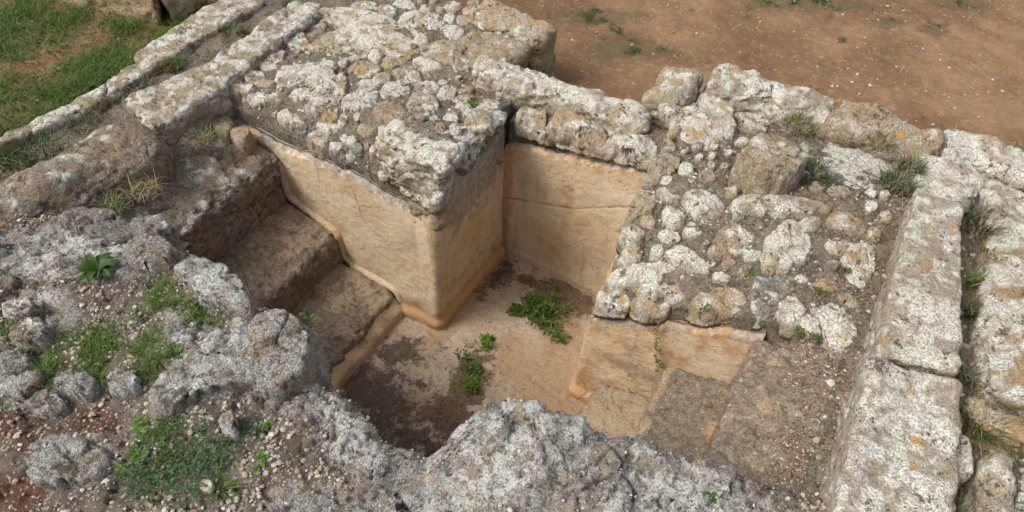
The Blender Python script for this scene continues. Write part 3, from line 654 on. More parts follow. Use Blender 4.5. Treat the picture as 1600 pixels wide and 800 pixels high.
# ---- back wall of the recess
BW = thing('back_wall', 'low back wall of the recess, ochre plaster below a course of rubble', 'stone wall', W(-.87, 2.4, FL-.05))
zBuv = lambda u, v: -.215+.1*(u+1.22)/.7+.25*np.clip(v-2.34, 0, .1)
zB = lambda X, Y: zBuv(*UV(X, Y))
hfield('rubble_core', np.arange(-1.24, -.50, .0095), np.arange(2.311, 2.5, .0095), zBuv, M['mortar'], BW, skirt=FL-.05, low=.012, mid=.01, fine=.004)
topB = interp_top([(785, 222), (830, 226), (880, 238), (940, 250), (1000, 258)], V2)
cz = [(*uvof(PV(x, y, V2)), PV(x, y, V2)[2]) for x, y in [(788, 308), (840, 316), (900, 326), (985, 322)]]
plaster([(U1-.012, V2), (U2+.02, V2)], lambda u, v: topB(u), FL-.06, BW, cracks=[cz], fillet=.006, weather_shade=lambda Q: .35*sstep(-.3, -.15, Q[:, 2]),
        stain_shade=lambda Q: np.maximum(.95*np.exp(-((Q[:, 0]+1.22)/.05)**2), np.maximum(.6*np.exp(-((Q[:, 0]+.9)/.1)**2-((Q[:, 2]+.55)/.25)**2), .6*np.exp(-((Q[:, 2]+.25)/.06)**2))))
ob = (800, 0)
for ol, h, mt, dp in [
 ([(15,375),(30,335),(90,325),(112,380),(80,402),(30,398)], .05, 'mixed', .08), ([(110,385),(150,340),(220,335),(292,395),(292,448),(220,468),(130,445)], .07, 'tan', .1),
 ([(290,440),(330,400),(420,408),(457,470),(420,502),(340,482)], .06, 'mixed', .1), ([(40,420),(80,405),(108,440),(95,475),(55,460)], .03, 'tan', .08),
 ([(5,300),(60,292),(110,305),(100,328),(30,330)], .03, 'tan', .05), ([(215,330),(270,328),(300,358),(240,372)], .03, 'tan', .05),
 ([(105,330),(150,318),(165,340),(125,350)], .03, 'white', .05), ([(300,385),(345,388),(330,410),(305,412)], .03, 'tan', .05)]:
    stone(Z_(ol, ob, 2), lambda X, Y: zB(X, Y)-.01, h, M[mt], 'stone', BW, depth=dp*.35, clamp=(-1.24, -.48, 2.268, 9))
# ---- coping block over the back wall
tp = np.array([W(-1.47, 2.375, -.03), W(-.63, 2.40, -.06), W(-.66, 2.53, -.045), W(-1.49, 2.50, -.015)]); bt = under(tp, -.3, .0); bt[:2] += np.array([*(A*-.005), 0])
tag(block(tp, bt, M['white'], 'coping_block', rnd=.045, res=.0085, low=.03, mid=.014, fine=.004), 'long pale lichened coping block lying on the back wall of the recess', 'stone block')
# ---- blocks closing the far end of the rubble platform
tp = np.array([W(-1.80, 2.84, -.08), W(-1.38, 2.80, -.10), W(-1.33, 2.985, -.09), W(-1.78, 3.0, -.06)])
tag(block(tp, under(tp, -.45), M['mixed'], 'end_block', rnd=.05, res=.0085, low=.025, mid=.012), 'weathered block at the far right end of the rubble platform, overhanging red earth', 'stone block')
tp = np.array([W(-1.74, 2.61, -.12), W(-1.40, 2.56, -.14), W(-1.385, 2.79, -.13), W(-1.74, 2.82, -.1)])
tag(block(tp, under(tp, -.45), M['tan'], 'end_block', rnd=.05, res=.0085, low=.025, mid=.014), 'tan weathered block between the coping block and the far end block', 'stone block')

# ---- right block
RB = thing('rubble_platform', 'sloping rubble block with low ochre plaster face right of the sunken recess', 'stone wall', W(-.1, 2.2, FL-.05))
core, RV, _ = hfield('rubble_core', np.arange(-.48, .415, .0085), np.arange(1.731, 2.86, .0085), lambda u, v: zRuv(u, v)-.010, M['mortar'], RB, skirt=FL-.05, low=.014, mid=.011, fine=.005)
topR = interp_top([(918, 487), (960, 492), (1000, 494), (1060, 494), (1120, 497), (1175, 500)], 1.70)
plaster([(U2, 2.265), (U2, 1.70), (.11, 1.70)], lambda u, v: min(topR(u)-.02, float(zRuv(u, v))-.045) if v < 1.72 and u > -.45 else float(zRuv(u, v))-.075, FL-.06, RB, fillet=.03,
        weather_shade=lambda Q: .3+.4*sstep(-.12, .0, Q[:, 2]-np.interp(Q[:, 0], [-.5, .1], [-.42, -.15]))+.45*np.exp(-((Q[:, 0]+.25)/.12)**2-((Q[:, 2]+.66)/.1)**2),
        stain_shade=lambda Q: np.maximum(.5+.5*np.exp(-((Q[:, 0]+.47)/.08)**2-((Q[:, 2]+.95)/.13)**2), .8*np.exp(-((Q[:, 0]+.05)/.2)**2-((Q[:, 2]+.3)/.08)**2)))  # even browning paints shade that sets the wall off from the floor; corner stained
q6 = (900, 230); q5 = (900, 80); q7 = (1150, 130); q8 = (1080, 300); s8 = 3.0765
RST = [
 (Z_([(430,200),(470,100),(540,20),(640,30),(650,90),(600,170),(520,200)], q6, 4), .06, 'mixed'), (Z_([(640,110),(690,70),(745,110),(730,160),(670,170)], q6, 4), .05, 'white'),
 (Z_([(520,200),(570,165),(615,180),(580,230)], q6, 4), .05, 'white'), (Z_([(330,430),(340,300),(420,240),(500,270),(490,380),(430,410)], q6, 4), .06, 'mixed'),
 (Z_([(400,430),(490,400),(500,480),(450,495)], q6, 4), .04, 'white'), (Z_([(545,410),(590,340),(650,340),(690,400),(670,480),(580,490)], q6, 4), .055, 'white'),
 (Z_([(670,300),(740,245),(830,260),(940,350),(880,430),(800,460),(720,400)], q6, 4), .055, 'ashlar'), (Z_([(500,240),(600,260),(610,310),(540,330)], q6, 4), .04, 'white'),
 (Z_([(265,550),(330,470),(410,480),(430,560),(330,600)], q6, 4), .05, 'mixed'), (Z_([(290,640),(350,590),(430,620),(400,700),(310,710)], q6, 4), .05, 'mixed'),
 (Z_([(510,530),(600,490),(670,560),(600,590),(530,570)], q6, 4), .035, 'white'), (Z_([(680,500),(740,470),(800,510),(760,550),(690,540)], q6, 4), .04, 'ashlar'),
 (Z_([(470,630),(510,580),(555,600),(540,690),(480,690)], q6, 4), .05, 'white'), (Z_([(560,640),(660,590),(740,640),(850,750),(780,760),(700,740),(600,690)], q6, 4), .06, 'white'),
 (Z_([(850,600),(930,480),(1000,460),(1080,510),(1150,590),(1060,640),(940,670),(860,640)], q6, 4), .055, 'tan'), (Z_([(1040,650),(1120,630),(1170,640),(1150,690),(1070,700)], q6, 4), .035, 'mixed'),
 (Z_([(910,710),(960,685),(1010,710),(960,730)], q6, 4), .03, 'tan'), (Z_([(340,740),(450,700),(600,720),(700,790),(640,900),(500,920),(380,880),(330,800)], q6, 4), .06, 'white'),
 ([(1148,320),(1165,303),(1205,302),(1250,305),(1288,312),(1285,326),(1215,329),(1160,329)], .045, 'white'), (Z_([(940,270),(990,200),(1040,200),(1000,290),(950,310)], q6, 4), .04, 'tan'),
 (Z_([(750,170),(860,130),(880,190),(820,210)], q6, 4), .035, 'tan'),
 (Z_([(650,450),(740,340),(790,290),(880,340),(970,420),(970,500),(880,520),(860,570),(700,520),(660,490)], q5, 4), .08, 'white'), (Z_([(680,260),(740,215),(800,250),(770,300),(700,290)], q5, 4), .05, 'white'),
 (Z_([(480,300),(550,200),(610,195),(620,260),(560,310),(500,330)], q5, 4), .08, 'white'), (Z_([(490,430),(520,380),(560,420),(540,460)], q5, 4), .04, 'white'),
 (Z_([(540,490),(600,430),(650,460),(640,510),(570,510)], q5, 4), .05, 'mixed'), (Z_([(520,560),(570,535),(640,590),(570,610)], q5, 4), .04, 'mixed'),
 (Z_([(1000,380),(1050,370),(1120,430),(1090,460),(1020,420)], q5, 4), .04, 'mixed'), (Z_([(1040,340),(1100,350),(1200,410),(1200,450),(1130,440)], q5, 4), .04, 'white'),
 (Z_([(355,300),(375,220),(460,125),(530,140),(580,220),(560,320),(460,350),(370,340)], q8, s8), .06, 'white'), (Z_([(530,140),(570,105),(640,120),(620,165),(560,170)], q8, s8), .035, 'mixed'),
 (Z_([(660,140),(700,70),(770,100),(850,150),(830,185),(720,165)], q8, s8), .045, 'tan'), (Z_([(760,260),(790,232),(885,240),(880,330),(860,430),(750,420)], q8, s8), .04, 'tan'),
 (Z_([(640,220),(740,210),(750,290),(680,300)], q8, s8), .02, 'mixed'), (Z_([(290,420),(330,390),(440,410),(510,460),(430,490),(410,560),(340,600),(300,540)], q8, s8), .06, 'grey'),
 (Z_([(490,400),(560,400),(570,430),(510,430)], q8, s8), .03, 'tan'), (Z_([(580,430),(710,410),(700,470),(640,490),(590,460)], q8, s8), .03, 'tan'),
 (Z_([(700,490),(740,480),(830,540),(760,545)], q8, s8), .04, 'tan'), (Z_([(590,560),(680,540),(780,580),(790,640),(780,730),(690,740),(640,700),(650,620)], q8, s8), .06, 'mixed'),
 (Z_([(400,560),(420,480),(520,500),(550,560),(520,640),(450,620)], q8, s8), .045, 'ashlar'), (Z_([(520,580),(560,560),(640,670),(600,690),(540,630)], q8, s8), .05, 'white'),
 (Z_([(0,530),(60,470),(230,450),(270,540),(180,570),(20,580)], q8, s8), .05, 'tan'), (Z_([(90,400),(150,380),(200,400),(160,430)], q8, s8), .035, 'white'),
 (Z_([(340,355),(400,350),(420,375),(370,390)], q8, s8), .03, 'tan'), (Z_([(640,340),(700,320),(720,360),(660,375)], q8, s8), .03, 'grey'),
 ([(932,468),(948,447),(975,450),(985,476),(960,484),(936,481)], .045, 'mixed'), ([(945,440),(965,415),(985,420),(985,445),(960,452)], .05, 'mixed'),
 ([(985,470),(1010,458),(1040,466),(1050,482),(1010,488)], .04, 'tan'), ([(1035,452),(1060,440),(1085,448),(1075,465),(1045,468)], .045, 'mixed'),
 ([(975,375),(995,360),(1010,372),(1000,392),(980,392)], .05, 'mixed'), ([(960,400),(985,395),(990,412),(968,415)], .04, 'tan'),
 ([(1255,227),(1300,220),(1345,240),(1400,255),(1412,275),(1380,292),(1330,286),(1290,260)], .05, 'grey'), ([(1295,290),(1330,292),(1335,305),(1300,306)], .03, 'mixed'),
 ([(1210,395),(1245,380),(1255,392),(1225,402)], .02, 'tan'), ([(1070,350),(1090,345),(1100,358),(1080,366)], .03, 'grey'),
 ([(1040,300),(1062,296),(1068,312),(1045,315)], .03, 'tan'), ([(1150,195),(1185,180),(1205,192),(1180,205)], .03, 'mixed'),
]
for ol, h, mt in RST: stone(ol, lambda X, Y: zR(X, Y)-.008, .008+h*.33, M[mt], 'stone', RB, clamp=(-.518, .5, 1.694, 9), depth=.05)

filler(RST, zR, -.47, .34, 1.76, 2.62, 42, 8, RB, (-.53, .5, 1.71, 9))
# loose boulder and the rear wall's blocks on the right
def solo(ol, zf, h, mt, name, label, cat, **kw): return tag(stone(ol, zf, h, M[mt], name, None, **kw), label, cat)
solo(Z_([(30,490),(60,400),(230,315),(330,340),(440,460),(440,490),(360,570),(240,575),(170,580),(90,530)], q7, 4), zR, .11, 'tan', 'boulder', 'pale boulder sitting on the rubble beside the dark grass clump', 'boulder', sharp=3.5, corner=1)
zRear = lambda X, Y: 0*X-.06
def uq(u0, v0, u1, v1, z, zb=None, sk=0.):
    t = np.array([W(u0, v0, z[0]), W(u1, v0+sk, z[1]), W(u1, v1+sk, z[2]), W(u0, v1, z[3])]); return t
rear = [(-.74, 2.60, -.545, 2.84, (-.02, .0, .015, .0), 'mixed', 'upright pale block at the left end of the rear wall', .0),
        (-.53, 2.76, .03, 2.92, (.02, .01, .04, .05), 'ashlar', 'long lichened block of the rear wall beyond the rubble', .03),
        (.0, 2.76, .44, 2.95, (.0, .0, .06, .06), 'tan', 'orange tinted block of the rear wall beside a wide crack', -.02),
        (.44, 2.84, .86, 3.02, (-.0, -.0, .04, .04), 'white', 'pale block at the right end of the rear wall by the picture edge', .02),
        (.36, 2.60, .62, 2.8, (.0, .0, .01, .01), 'white', 'flat white layered block behind the tall ashlar', 0.),
        (.64, 2.50, .95, 2.8, (.0, .0, .0, .0), 'ashlar', 'broad brown block below the rear wall at the right edge', 0.)]
for u0, v0, u1, v1, z, mt, lb, sk in rear:
    t = uq(u0, v0, u1, v1, z, sk=sk); tag(block(t, under(t, -.45), M[mt], 'wall_block', rnd=.05, res=.009, low=.032, mid=.013, fine=.004), lb, 'stone block')

# ---- ashlars along the right
def ash(px, z, zb, mt, lb, **kw):
    t = pxquad(px, z); tag(block(t, under(t, zb), M[mt], 'ashlar_block', rnd=.022, res=.0075, low=.014, mid=.006, fine=.003, fac=.0022, **kw), lb, 'stone block')
ash([(1370, 553), (1500, 582), (1508, 284), (1432, 290)], .09, -.3, 'ashlar', 'long pale ashlar block on the right, upper one of the pair')
ash([(1290, 860), (1490, 860), (1506, 594), (1362, 556)], .095, -.3, 'ashlar', 'long pale ashlar block on the right, nearest the camera of the pair')
def wl(px, z, zb, mt, lb, rnd=.04, low=.022):
    t = pxquad(px, z); tag(block(t, under(t, zb), M[mt], 'outer_block', rnd=rnd, res=.0085, low=low, mid=.012, fine=.004), lb, 'stone block')
wl([(1532, 600), (1660, 640), (1660, 335), (1545, 345)], -.02, -.3, 'tan', 'long brown block outside the ashlars, cut by the right picture edge')
wl([(1512, 640), (1620, 705), (1640, 660), (1512, 612)], .0, -.25, 'tan', 'flat tan slab lying below the long brown block at the right edge')
wl([(1497, 735), (1527, 745), (1524, 690), (1496, 668)], .03, -.25, 'white', 'small upright white stone wedged beside the nearest ashlar', .03, .012)
wl([(1540, 850), (1596, 850), (1580, 700), (1545, 705)], .04, -.25, 'white', 'narrow pale stone standing at the lower right corner', .04, .015)
wl([(1585, 850), (1650, 850), (1640, 730), (1592, 740)], .0, -.25, 'grey', 'grey stone at the lower right corner of the picture', .04, .02)

# soil strip outside the ashlars (and below them)
sb, SV, _ = hfield('soil_bank', np.arange(.34, 1.25, .013), np.arange(.3, 2.75, .013), lambda u, v: -.1+0*u, M['mortar'], skirt=-.6, low=.02, mid=.012, fine=.005)
tag(sb, kind='structure')

# ---- kerbs and channel on the left
sc, CV, _ = hfield('soil_channel', np.arange(-2.80, -2.42, .012), np.arange(.35, 2.95, .012), lambda u, v: -.155+0*u, M['mortar'], skirt=-.6, low=.02, mid=.01, fine=.005)
tag(sc, kind='structure')
for px, lb, z in [([(-40, 246), (160, 154), (172, 122), (-40, 234)], 'outer kerb slab at the left edge beside the grass', -.11),
                  ([(164, 151), (236, 108), (220, 90), (164, 125)], 'short middle slab of the outer kerb', -.12),
                  ([(228, 108), (420, -4), (340, -4), (206, 84)], 'long far slab of the outer kerb running to the top edge', -.11)]:
    t = pxquad(px, z); tag(block(t, under(t, -.4), M['kerb'], 'kerb_slab', rnd=.022, res=.0085, low=.011, mid=.009, fac=.003), lb, 'kerb stone')
for px, lb, z in [([(240, 202), (356, 131), (328, 91), (190, 153)], 'broad near block of the inner kerb with a dark vertical side', -.1),
                  ([(348, 133), (500, 14), (462, -4), (322, 94)], 'long far block of the inner kerb beside the rubble platform', -.1)]:
    t = pxquad(px, z); tag(block(t, under(t, -.45), M['kerb'], 'kerb_block', rnd=.025, res=.0085, low=.013, mid=.01, fac=.004), lb, 'kerb stone')
t = np.array([W(-2.27, .56, -.08), W(-2.22, 1.29, -.10), W(-2.50, 1.37, -.05), W(-2.53, .56, -.03)])
tag(block(t, under(t, -.45, .06), M['landing'], 'boulder', rnd=.11, res=.0085, low=.03, mid=.01, fac=.003), 'big rounded grey boulder lying in line with the inner kerb', 'boulder')
# far ochre wall at the top left
for px, lb in [([(100, 8), (255, 44), (262, -30), (110, -40)], 'ochre block of the far wall at the top left'), ([(266, 40), (350, 12), (350, -30), (268, -30)], 'second ochre block of the far wall, right of a gap')]:
    t = pxquad(px, -.29); bt = t.copy(); bt[:, 2] = -.4; t[:, 2] = .1; tag(block(t, bt, M['tan'], 'far_wall_block', rnd=.04, res=.012, low=.02), lb, 'stone block')

# ------------------------------------------------------------------ stairs
def st_attr(dark, stain_shade=None):
    def f(V, s):
        u, v = UV(V[:, 0], V[:, 1]); return {'weather_shade': dark(u, v, V[:, 2], s), 'stain_shade': stain_shade(u, v, V[:, 2], s) if stain_shade else np.zeros(len(V)), 'crack': np.zeros(len(V))}
    return f
LS = thing('plastered_steps', 'worn plastered steps going down into the basin on the left', 'steps', W(-1.8, 1.2, FL-.05))
def stepL(e0, e1, i0, i1, z0, z1, zb, **kw):   # edge u at far/near end, inner u far/near
    t = np.array([W(i1, .72, z1), W(e1, .72, z0), W(e0, 1.672, z0), W(i0, 1.672, z1)])
    return block(t, under(t, zb), M['step'], 'step', LS, rnd=.025, res=.0075, low=.016, mid=.009, fine=.004, fac=.004, **kw)
darkL = lambda u, v, z, s: .42+.75*np.clip(1.55-v, 0, .6)/.6+.45*(s[:, 2] < .75)  # risers painted darker as their shade, tread browner toward the near end
orangeL = lambda u, v, z, s: np.maximum(.6*np.exp(-((z+1.0)/.07)**2), .5*sstep(1.6, 1.66, v))
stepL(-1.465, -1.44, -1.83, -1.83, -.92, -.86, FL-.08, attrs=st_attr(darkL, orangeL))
stepL(-1.785, -1.75, -2.12, -2.12, -.69, -.60, FL, attrs=st_attr(lambda u, v, z, s: .45+.6*np.clip(1.6-v, 0, .6)/.6+.6*(s[:, 2] < .75), orangeL))  # riser shade painted into the colour as on the first step
# fillet at the foot of the first step
plaster([(-1.44, .75), (-1.45, 1.655)], lambda u, v: FL+.12, FL-.05, LS, thick=.03, fillet=.045, fh=.1, name='fillet', stain_shade=lambda Q: .5+0*Q[:, 0])
def moulding(pts, rad, parent):
    p = np.array(pts, float); q = [p[0]]
    for i in range(1, len(p)-1):
        for t in np.linspace(0, 1, 6): a = p[i]+(p[i-1]-p[i])*min(.5, .035/np.linalg.norm(p[i-1]-p[i])); b = p[i]+(p[i+1]-p[i])*min(.5, .035/np.linalg.norm(p[i+1]-p[i])); q.append((1-t)**2*a+2*t*(1-t)*p[i]+t*t*b)
    q = np.array(q+[p[-1]]); L = np.r_[0, np.cumsum(np.linalg.norm(np.diff(q, axis=0), axis=1))]; ss = np.arange(0, L[-1], .008); C = np.stack([np.interp(ss, L, q[:, k]) for k in range(3)], -1)
    tg = np.gradient(C, axis=0); tg /= np.linalg.norm(tg, axis=1, keepdims=True); n1 = np.tile(np.r_[A, 0], (len(C), 1)); n2 = np.cross(tg, n1); m = 12
    R_ = rad*(1+.3*fbm(C, 12, 3, .6, 5))
    V = np.stack([C+R_[:, None]*(math.cos(t)*n1+math.sin(t)*n2) for t in np.arange(m)*2*math.pi/m], 1).reshape(-1, 3)
    i = np.arange(len(C)-1)[:, None]; j = np.arange(m)[None]; jn = (j+1) % m; F = np.stack([i*m+j, (i+1)*m+j, (i+1)*m+jn, i*m+jn], -1).reshape(-1, 4)
    V = rough(V, F, .006, .004, .0015, 9); z0 = np.zeros(len(V))
    return obj('moulding', V, F, M['plaster'], parent, attrs={'weather_shade': z0+.25, 'stain_shade': z0+.35, 'crack': z0})
moulding([W(-1.44, 1.680, FL+.03), W(-1.455, 1.680, -.915), W(-1.765, 1.680, -.872), W(-1.785, 1.680, -.69), W(-2.06, 1.680, -.60), W(-2.07, 1.680, -.37)], .021, LS)
LR = np.array([W(-2.42, .78, -.23), W(-2.06, .78, -.36), W(-2.05, 1.665, -.34), W(-2.44, 1.665, -.2)])
block(LR, under(LR, FL), M['landing'], 'rock_landing', LS, rnd=.035, res=.0085, low=.016, mid=.011, fine=.005, fac=.005, fsc=8.)
RS = thing('plastered_steps', 'worn plastered steps climbing from the basin to the gravel landing on the right', 'steps', W(0., 1.3, FL-.05))
def stepR(e0, e1, i0, i1, z0, z1, zb, mt='step', nm='step', **kw):
    t = np.array([W(e1, .85, z0), W(i1, .85, z1), W(i0, 1.692, z1), W(e0, 1.692, z0)])
    return block(t, under(t, zb), M[mt], nm, RS, rnd=.025, res=.0075, low=.016, mid=.009, fine=.004, fac=.004, **kw)
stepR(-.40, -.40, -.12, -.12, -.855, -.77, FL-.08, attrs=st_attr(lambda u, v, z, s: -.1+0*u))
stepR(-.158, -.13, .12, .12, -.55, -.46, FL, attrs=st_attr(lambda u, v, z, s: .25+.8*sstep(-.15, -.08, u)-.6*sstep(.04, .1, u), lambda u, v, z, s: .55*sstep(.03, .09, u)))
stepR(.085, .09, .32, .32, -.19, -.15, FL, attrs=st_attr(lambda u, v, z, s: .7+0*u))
lg, GRV, _ = hfield('gravel_landing', np.arange(.15, .43, .008), np.arange(.9, 1.80, .008), lambda u, v: -.212+.5*(u-.15), M['gravel_soil'], RS, skirt=FL, low=.012, mid=.01, fine=.005)
# ------------------------------------------------------------------ foreground rock and soil
EDGE = [(-60, 338, -.08), (0, 335, -.07), (120, 330, -.06), (190, 345, -.05), (260, 375, -.04), (330, 412, -.02), (395, 474, .01), (430, 482, .01), (470, 505, .0), (492, 560, -.02), (508, 610, -.06), (560, 640, -.05),
        (600, 685, -.08), (640, 715, -.1), (668, 722, -.1), (690, 700, -.06), (722, 662, .02), (760, 622, .08), (800, 612, .09), (850, 630, .08), (900, 655, .06), (960, 675, .05), (1020, 690, .04), (1100, 720, .02), (1200, 755, .01), (1280, 782, .0), (1400, 830, 0.)]
EW = np.array([[*uvof(P(x, y, z)), z] for x, y, z in EDGE]); EW = EW[np.argsort(EW[:, 0])]
FGC = [(0, 400, -.05), (100, 450, -.04), (200, 500, -.04), (300, 560, -.01), (400, 520, .02), (350, 640, -.01), (450, 680, -.01), (560, 700, -.04), (640, 745, -.07), (700, 750, -.03), (790, 650, .09), (830, 700, .085), (900, 710, .06), (800, 800, .05),
       (1000, 760, .03), (1200, 795, 0.), (0, 600, -.06), (100, 720, -.04), (0, 800, -.06), (300, 780, -.03), (500, 790, -.01), (650, 800, -.02), (330, 440, .0), (250, 430, -.03)]
fgz = poly_idw(FGC+[(x, y+6, z) for x, y, z in EDGE], 3.2)
ug = np.arange(-2.75, .62, .0062)
ve = np.interp(ug, EW[:, 0], EW[:, 1]); ze = np.interp(ug, EW[:, 0], EW[:, 2])
ve = ve+.012*fbm(np.stack([ug*9, 0*ug, 0*ug], -1), 1, 3, .6, 5)
dd = np.r_[np.array(growth(.95, 2.2, .02, 1.2))[::-1], np.arange(.95, 0, -.0062), 0.0]
cl = np.r_[np.linspace(0, .12, 12)[1:], np.linspace(.12, 1.1, 26)[1:]]
U = np.repeat(ug[:, None], len(dd)+len(cl), 1)
Vd = np.concatenate([ve[:, None]-dd[None, :], ve[:, None]+.018*np.sqrt(np.clip(cl, 0, .12)/.12)[None, :]+0*ve[:, None]], 1)
X = U*B[0]+Vd*A[0]; Y = U*B[1]+Vd*A[1]
Zt = fgz(X[:, :len(dd)], Y[:, :len(dd)]); Zt = Zt-.02*np.clip(1-dd/.05, 0, 1)[None, :]**2
Zc = Zt[:, -1:]-cl[None, :]
V = np.stack([X, Y, np.concatenate([Zt, Zc], 1)], -1).reshape(-1, 3); F = gridf(*U.shape)
def pxmask(V, spots, zz=-.02): return blob(V, [(x, y, rx, ry, an, zz) for x, y, rx, ry, an in spots])
rockm = pxmask(V, [(430, 530, 80, 70, 0), (330, 440, 70, 30, 30), (900, 740, 330, 110, 14), (560, 690, 110, 45, 40), (380, 590, 90, 35, 10), (110, 715, 70, 45, 0), (250, 380, 80, 40, 15), (60, 380, 120, 50, 0), (640, 770, 110, 60, 0), (40, 590, 60, 50, 0), (520, 640, 60, 30, 30), (300, 520, 60, 40, 20), (470, 620, 60, 30, 0), (330, 590, 70, 40, 0), (150, 400, 90, 30, 10), (60, 480, 60, 40, 0), (480, 780, 60, 30, 0)])
soil = np.clip(1.05-1.25*rockm, 0, 1)
h1, e1 = facets(V, 6.5, 301); h2, e2 = facets(V, 17, 311)
V = V+normals(V, F)*((.02*fbm(V, 5, 3, .5, 71)+.014*ridged(V, 8, 2, 72)+.013*h1-.012*(1-sstep(0, .05, e1))+.006*h2-.005*(1-sstep(0, .1, e2)))*(1-.8*soil))[:, None]
V = rough(V, F, .01, .008, .005, 77, 7., 26., 90.)
red = pxmask(V, [(30, 650, 60, 40, 0), (70, 690, 60, 40, 0), (20, 760, 60, 40, 0), (140, 655, 50, 25, 0)])
fg = tag(obj('rocky_ground', V, F, M['ground_fg'], attrs={'soil': soil, 'red': red}), kind='structure')
FGV, FGS, FGR = V, soil, red
def fg_near(x, y, z=0.0):
    q = P(x, y, z)
    for _ in range(3):
        i = np.argmin((FGV[:, 0]-q[0])**2+(FGV[:, 1]-q[1])**2+4*np.clip(-.2-FGV[:, 2], 0, 9)); q = P(x, y, FGV[i, 2])
    return np.array([q[0], q[1], FGV[i, 2]])
print('FG verts', len(FGV))

# traced rocks lying in the foreground
zf = lambda X, Y: fgz(X, Y)
of = (0, 400)
for ol, h, mt, lb in [
 (Z_([(95,650),(130,615),(200,575),(280,580),(325,610),(320,650),(260,700),(170,710),(110,690)], of, 2), .05, 'fore', 'large flat grey rock on red soil at the lower left'),
 (Z_([(0,395),(40,375),(130,355),(120,390),(60,435),(10,425)], of, 2), .05, 'fore', 'wedge shaped grey stone at the left edge below the green weeds'),
 (Z_([(85,460),(110,425),(150,415),(195,445),(190,475),(120,495)], of, 2), .04, 'fore', 'small rounded grey stone on red soil right of the wedge stone'),
 (Z_([(165,390),(190,370),(280,365),(300,390),(260,440),(200,420)], of, 2), .05, 'fore', 'grey stone between green weeds, third from the left edge'),
 (Z_([(330,390),(345,362),(390,355),(432,370),(425,400),(380,420),(345,415)], of, 2), .055, 'fore', 'pale rounded stone right of the weeds in the left foreground'),
 (Z_([(20,230),(50,200),(130,200),(148,235),(110,270),(50,270)], of, 2), .05, 'grey', 'dark grey stone at the left edge above the wedge stone'),
 (Z_([(0,310),(30,295),(85,300),(85,350),(40,370),(0,365)], of, 2), .04, 'grey', 'dark grey stone cut by the left edge, just above the wedge stone'),
 (Z_([(0,145),(40,130),(105,140),(110,170),(60,180),(0,175)], of, 2), .04, 'grey', 'low dark stone at the left edge under the grey boulder'),
 (Z_([(680,520),(700,485),(720,475),(735,510),(740,545),(700,540)], of, 2), .07, 'fore', 'small pointed stone standing on the gravel in the foreground'),
 (Z_([(620,710),(640,695),(668,705),(665,730),(635,738)], of, 2), .035, 'white', 'small white stone beside a bright grass tuft at the bottom'),
 (Z_([(150,250+200),(0,0),(0,0)], of, 2), 0, '', '')]:
    if h: solo(ol, zf, h*.9, mt, 'rock', lb, 'rock', depth=.06, corner=1)
for ol, h, mt, lb, dp in [
 ([(372,512),(398,488),(440,478),(470,498),(482,530),(480,575),(452,592),(420,602),(385,580)], .07, 'fore', 'big pale topped boulder on the near left rim of the basin', .5),
 ([(268,412),(300,400),(345,415),(392,465),(380,478),(340,470),(290,440)], .05, 'fore', 'long grey rock slanting along the rim beside the rock landing', .3),
 ([(255,568),(275,540),(320,522),(345,510),(365,530),(330,552),(300,560)], .04, 'fore', 'angular grey rock left of the rim boulder', .1),
 ([(230,635),(245,590),(290,560),(340,555),(400,570),(405,595),(350,600),(300,612),(270,640)], .06, 'fore', 'broad grey outcrop rock in front of the rim boulder', .1),
 ([(190,385),(215,365),(260,372),(275,395),(240,412),(200,405)], .06, 'grey', 'dark rock beside the small green plant at the rock landing', .2),
 ([(100,330),(140,318),(200,340),(195,360),(140,362),(105,350)], .05, 'grey', 'low dark rock under the rounded grey boulder', .2),
 ([(205,345),(250,335),(268,352),(240,368),(210,362)], .05, 'grey', 'small dark rock wedged against the rock landing', .2)]:
    solo(ol, zf, h, mt, 'rock', lb, 'rock', depth=dp, corner=1)
for ol in [[(325,178),(338,165),(358,180),(362,200),(345,205),(330,195)], [(360,200),(385,195),(392,210),(375,218),(362,212)]]:
    stone(ol, lambda X, Y: 0*X-.25, .03, M['tan'], 'stone', LB, depth=.1)

# ------------------------------------------------------------------ vegetation and small debris
def blades(pts, length, wid, seed, lean=.6, seg=3, dirs=None, outward=None):
    rs = np.random.RandomState(seed); n = len(pts); pts = np.asarray(pts, float)
    L = length*(.35+.9*rs.uniform(0, 1, n)**1.6); az = rs.uniform(0, 2*math.pi, n) if outward is None else outward
    ln = lean*rs.uniform(.3, 1.3, n); w_ = wid*rs.uniform(.6, 1.3, n)
    d = np.stack([np.cos(az), np.sin(az)], -1); pa = az+math.pi/2+rs.uniform(-.8, .8, n); pd = np.stack([np.cos(pa), np.sin(pa)], -1)
    V = []; F = []
    for k in range(seg+1):
        t = k/seg; ctr = np.empty((n, 3)); ctr[:, :2] = pts[:, :2]+d*(L*ln*t**1.7)[:, None]; ctr[:, 2] = pts[:, 2]-.004+L*(t-.45*np.minimum(ln, 1.2)*t*t)
        hw = (w_*(1-t)**.7*.5+.0002)[:, None]*pd
        V.append(np.stack([np.c_[ctr[:, :2]-hw, ctr[:, 2]], np.c_[ctr[:, :2]+hw, ctr[:, 2]]], 1))
    V = np.stack(V, 1).reshape(-1, 3)   # n, seg+1, 2
    b = np.arange(n)*(seg+1)*2
    for k in range(seg): F.append(np.stack([b+2*k, b+2*k+1, b+2*k+3, b+2*k+2], -1))
    return V, np.vstack(F)
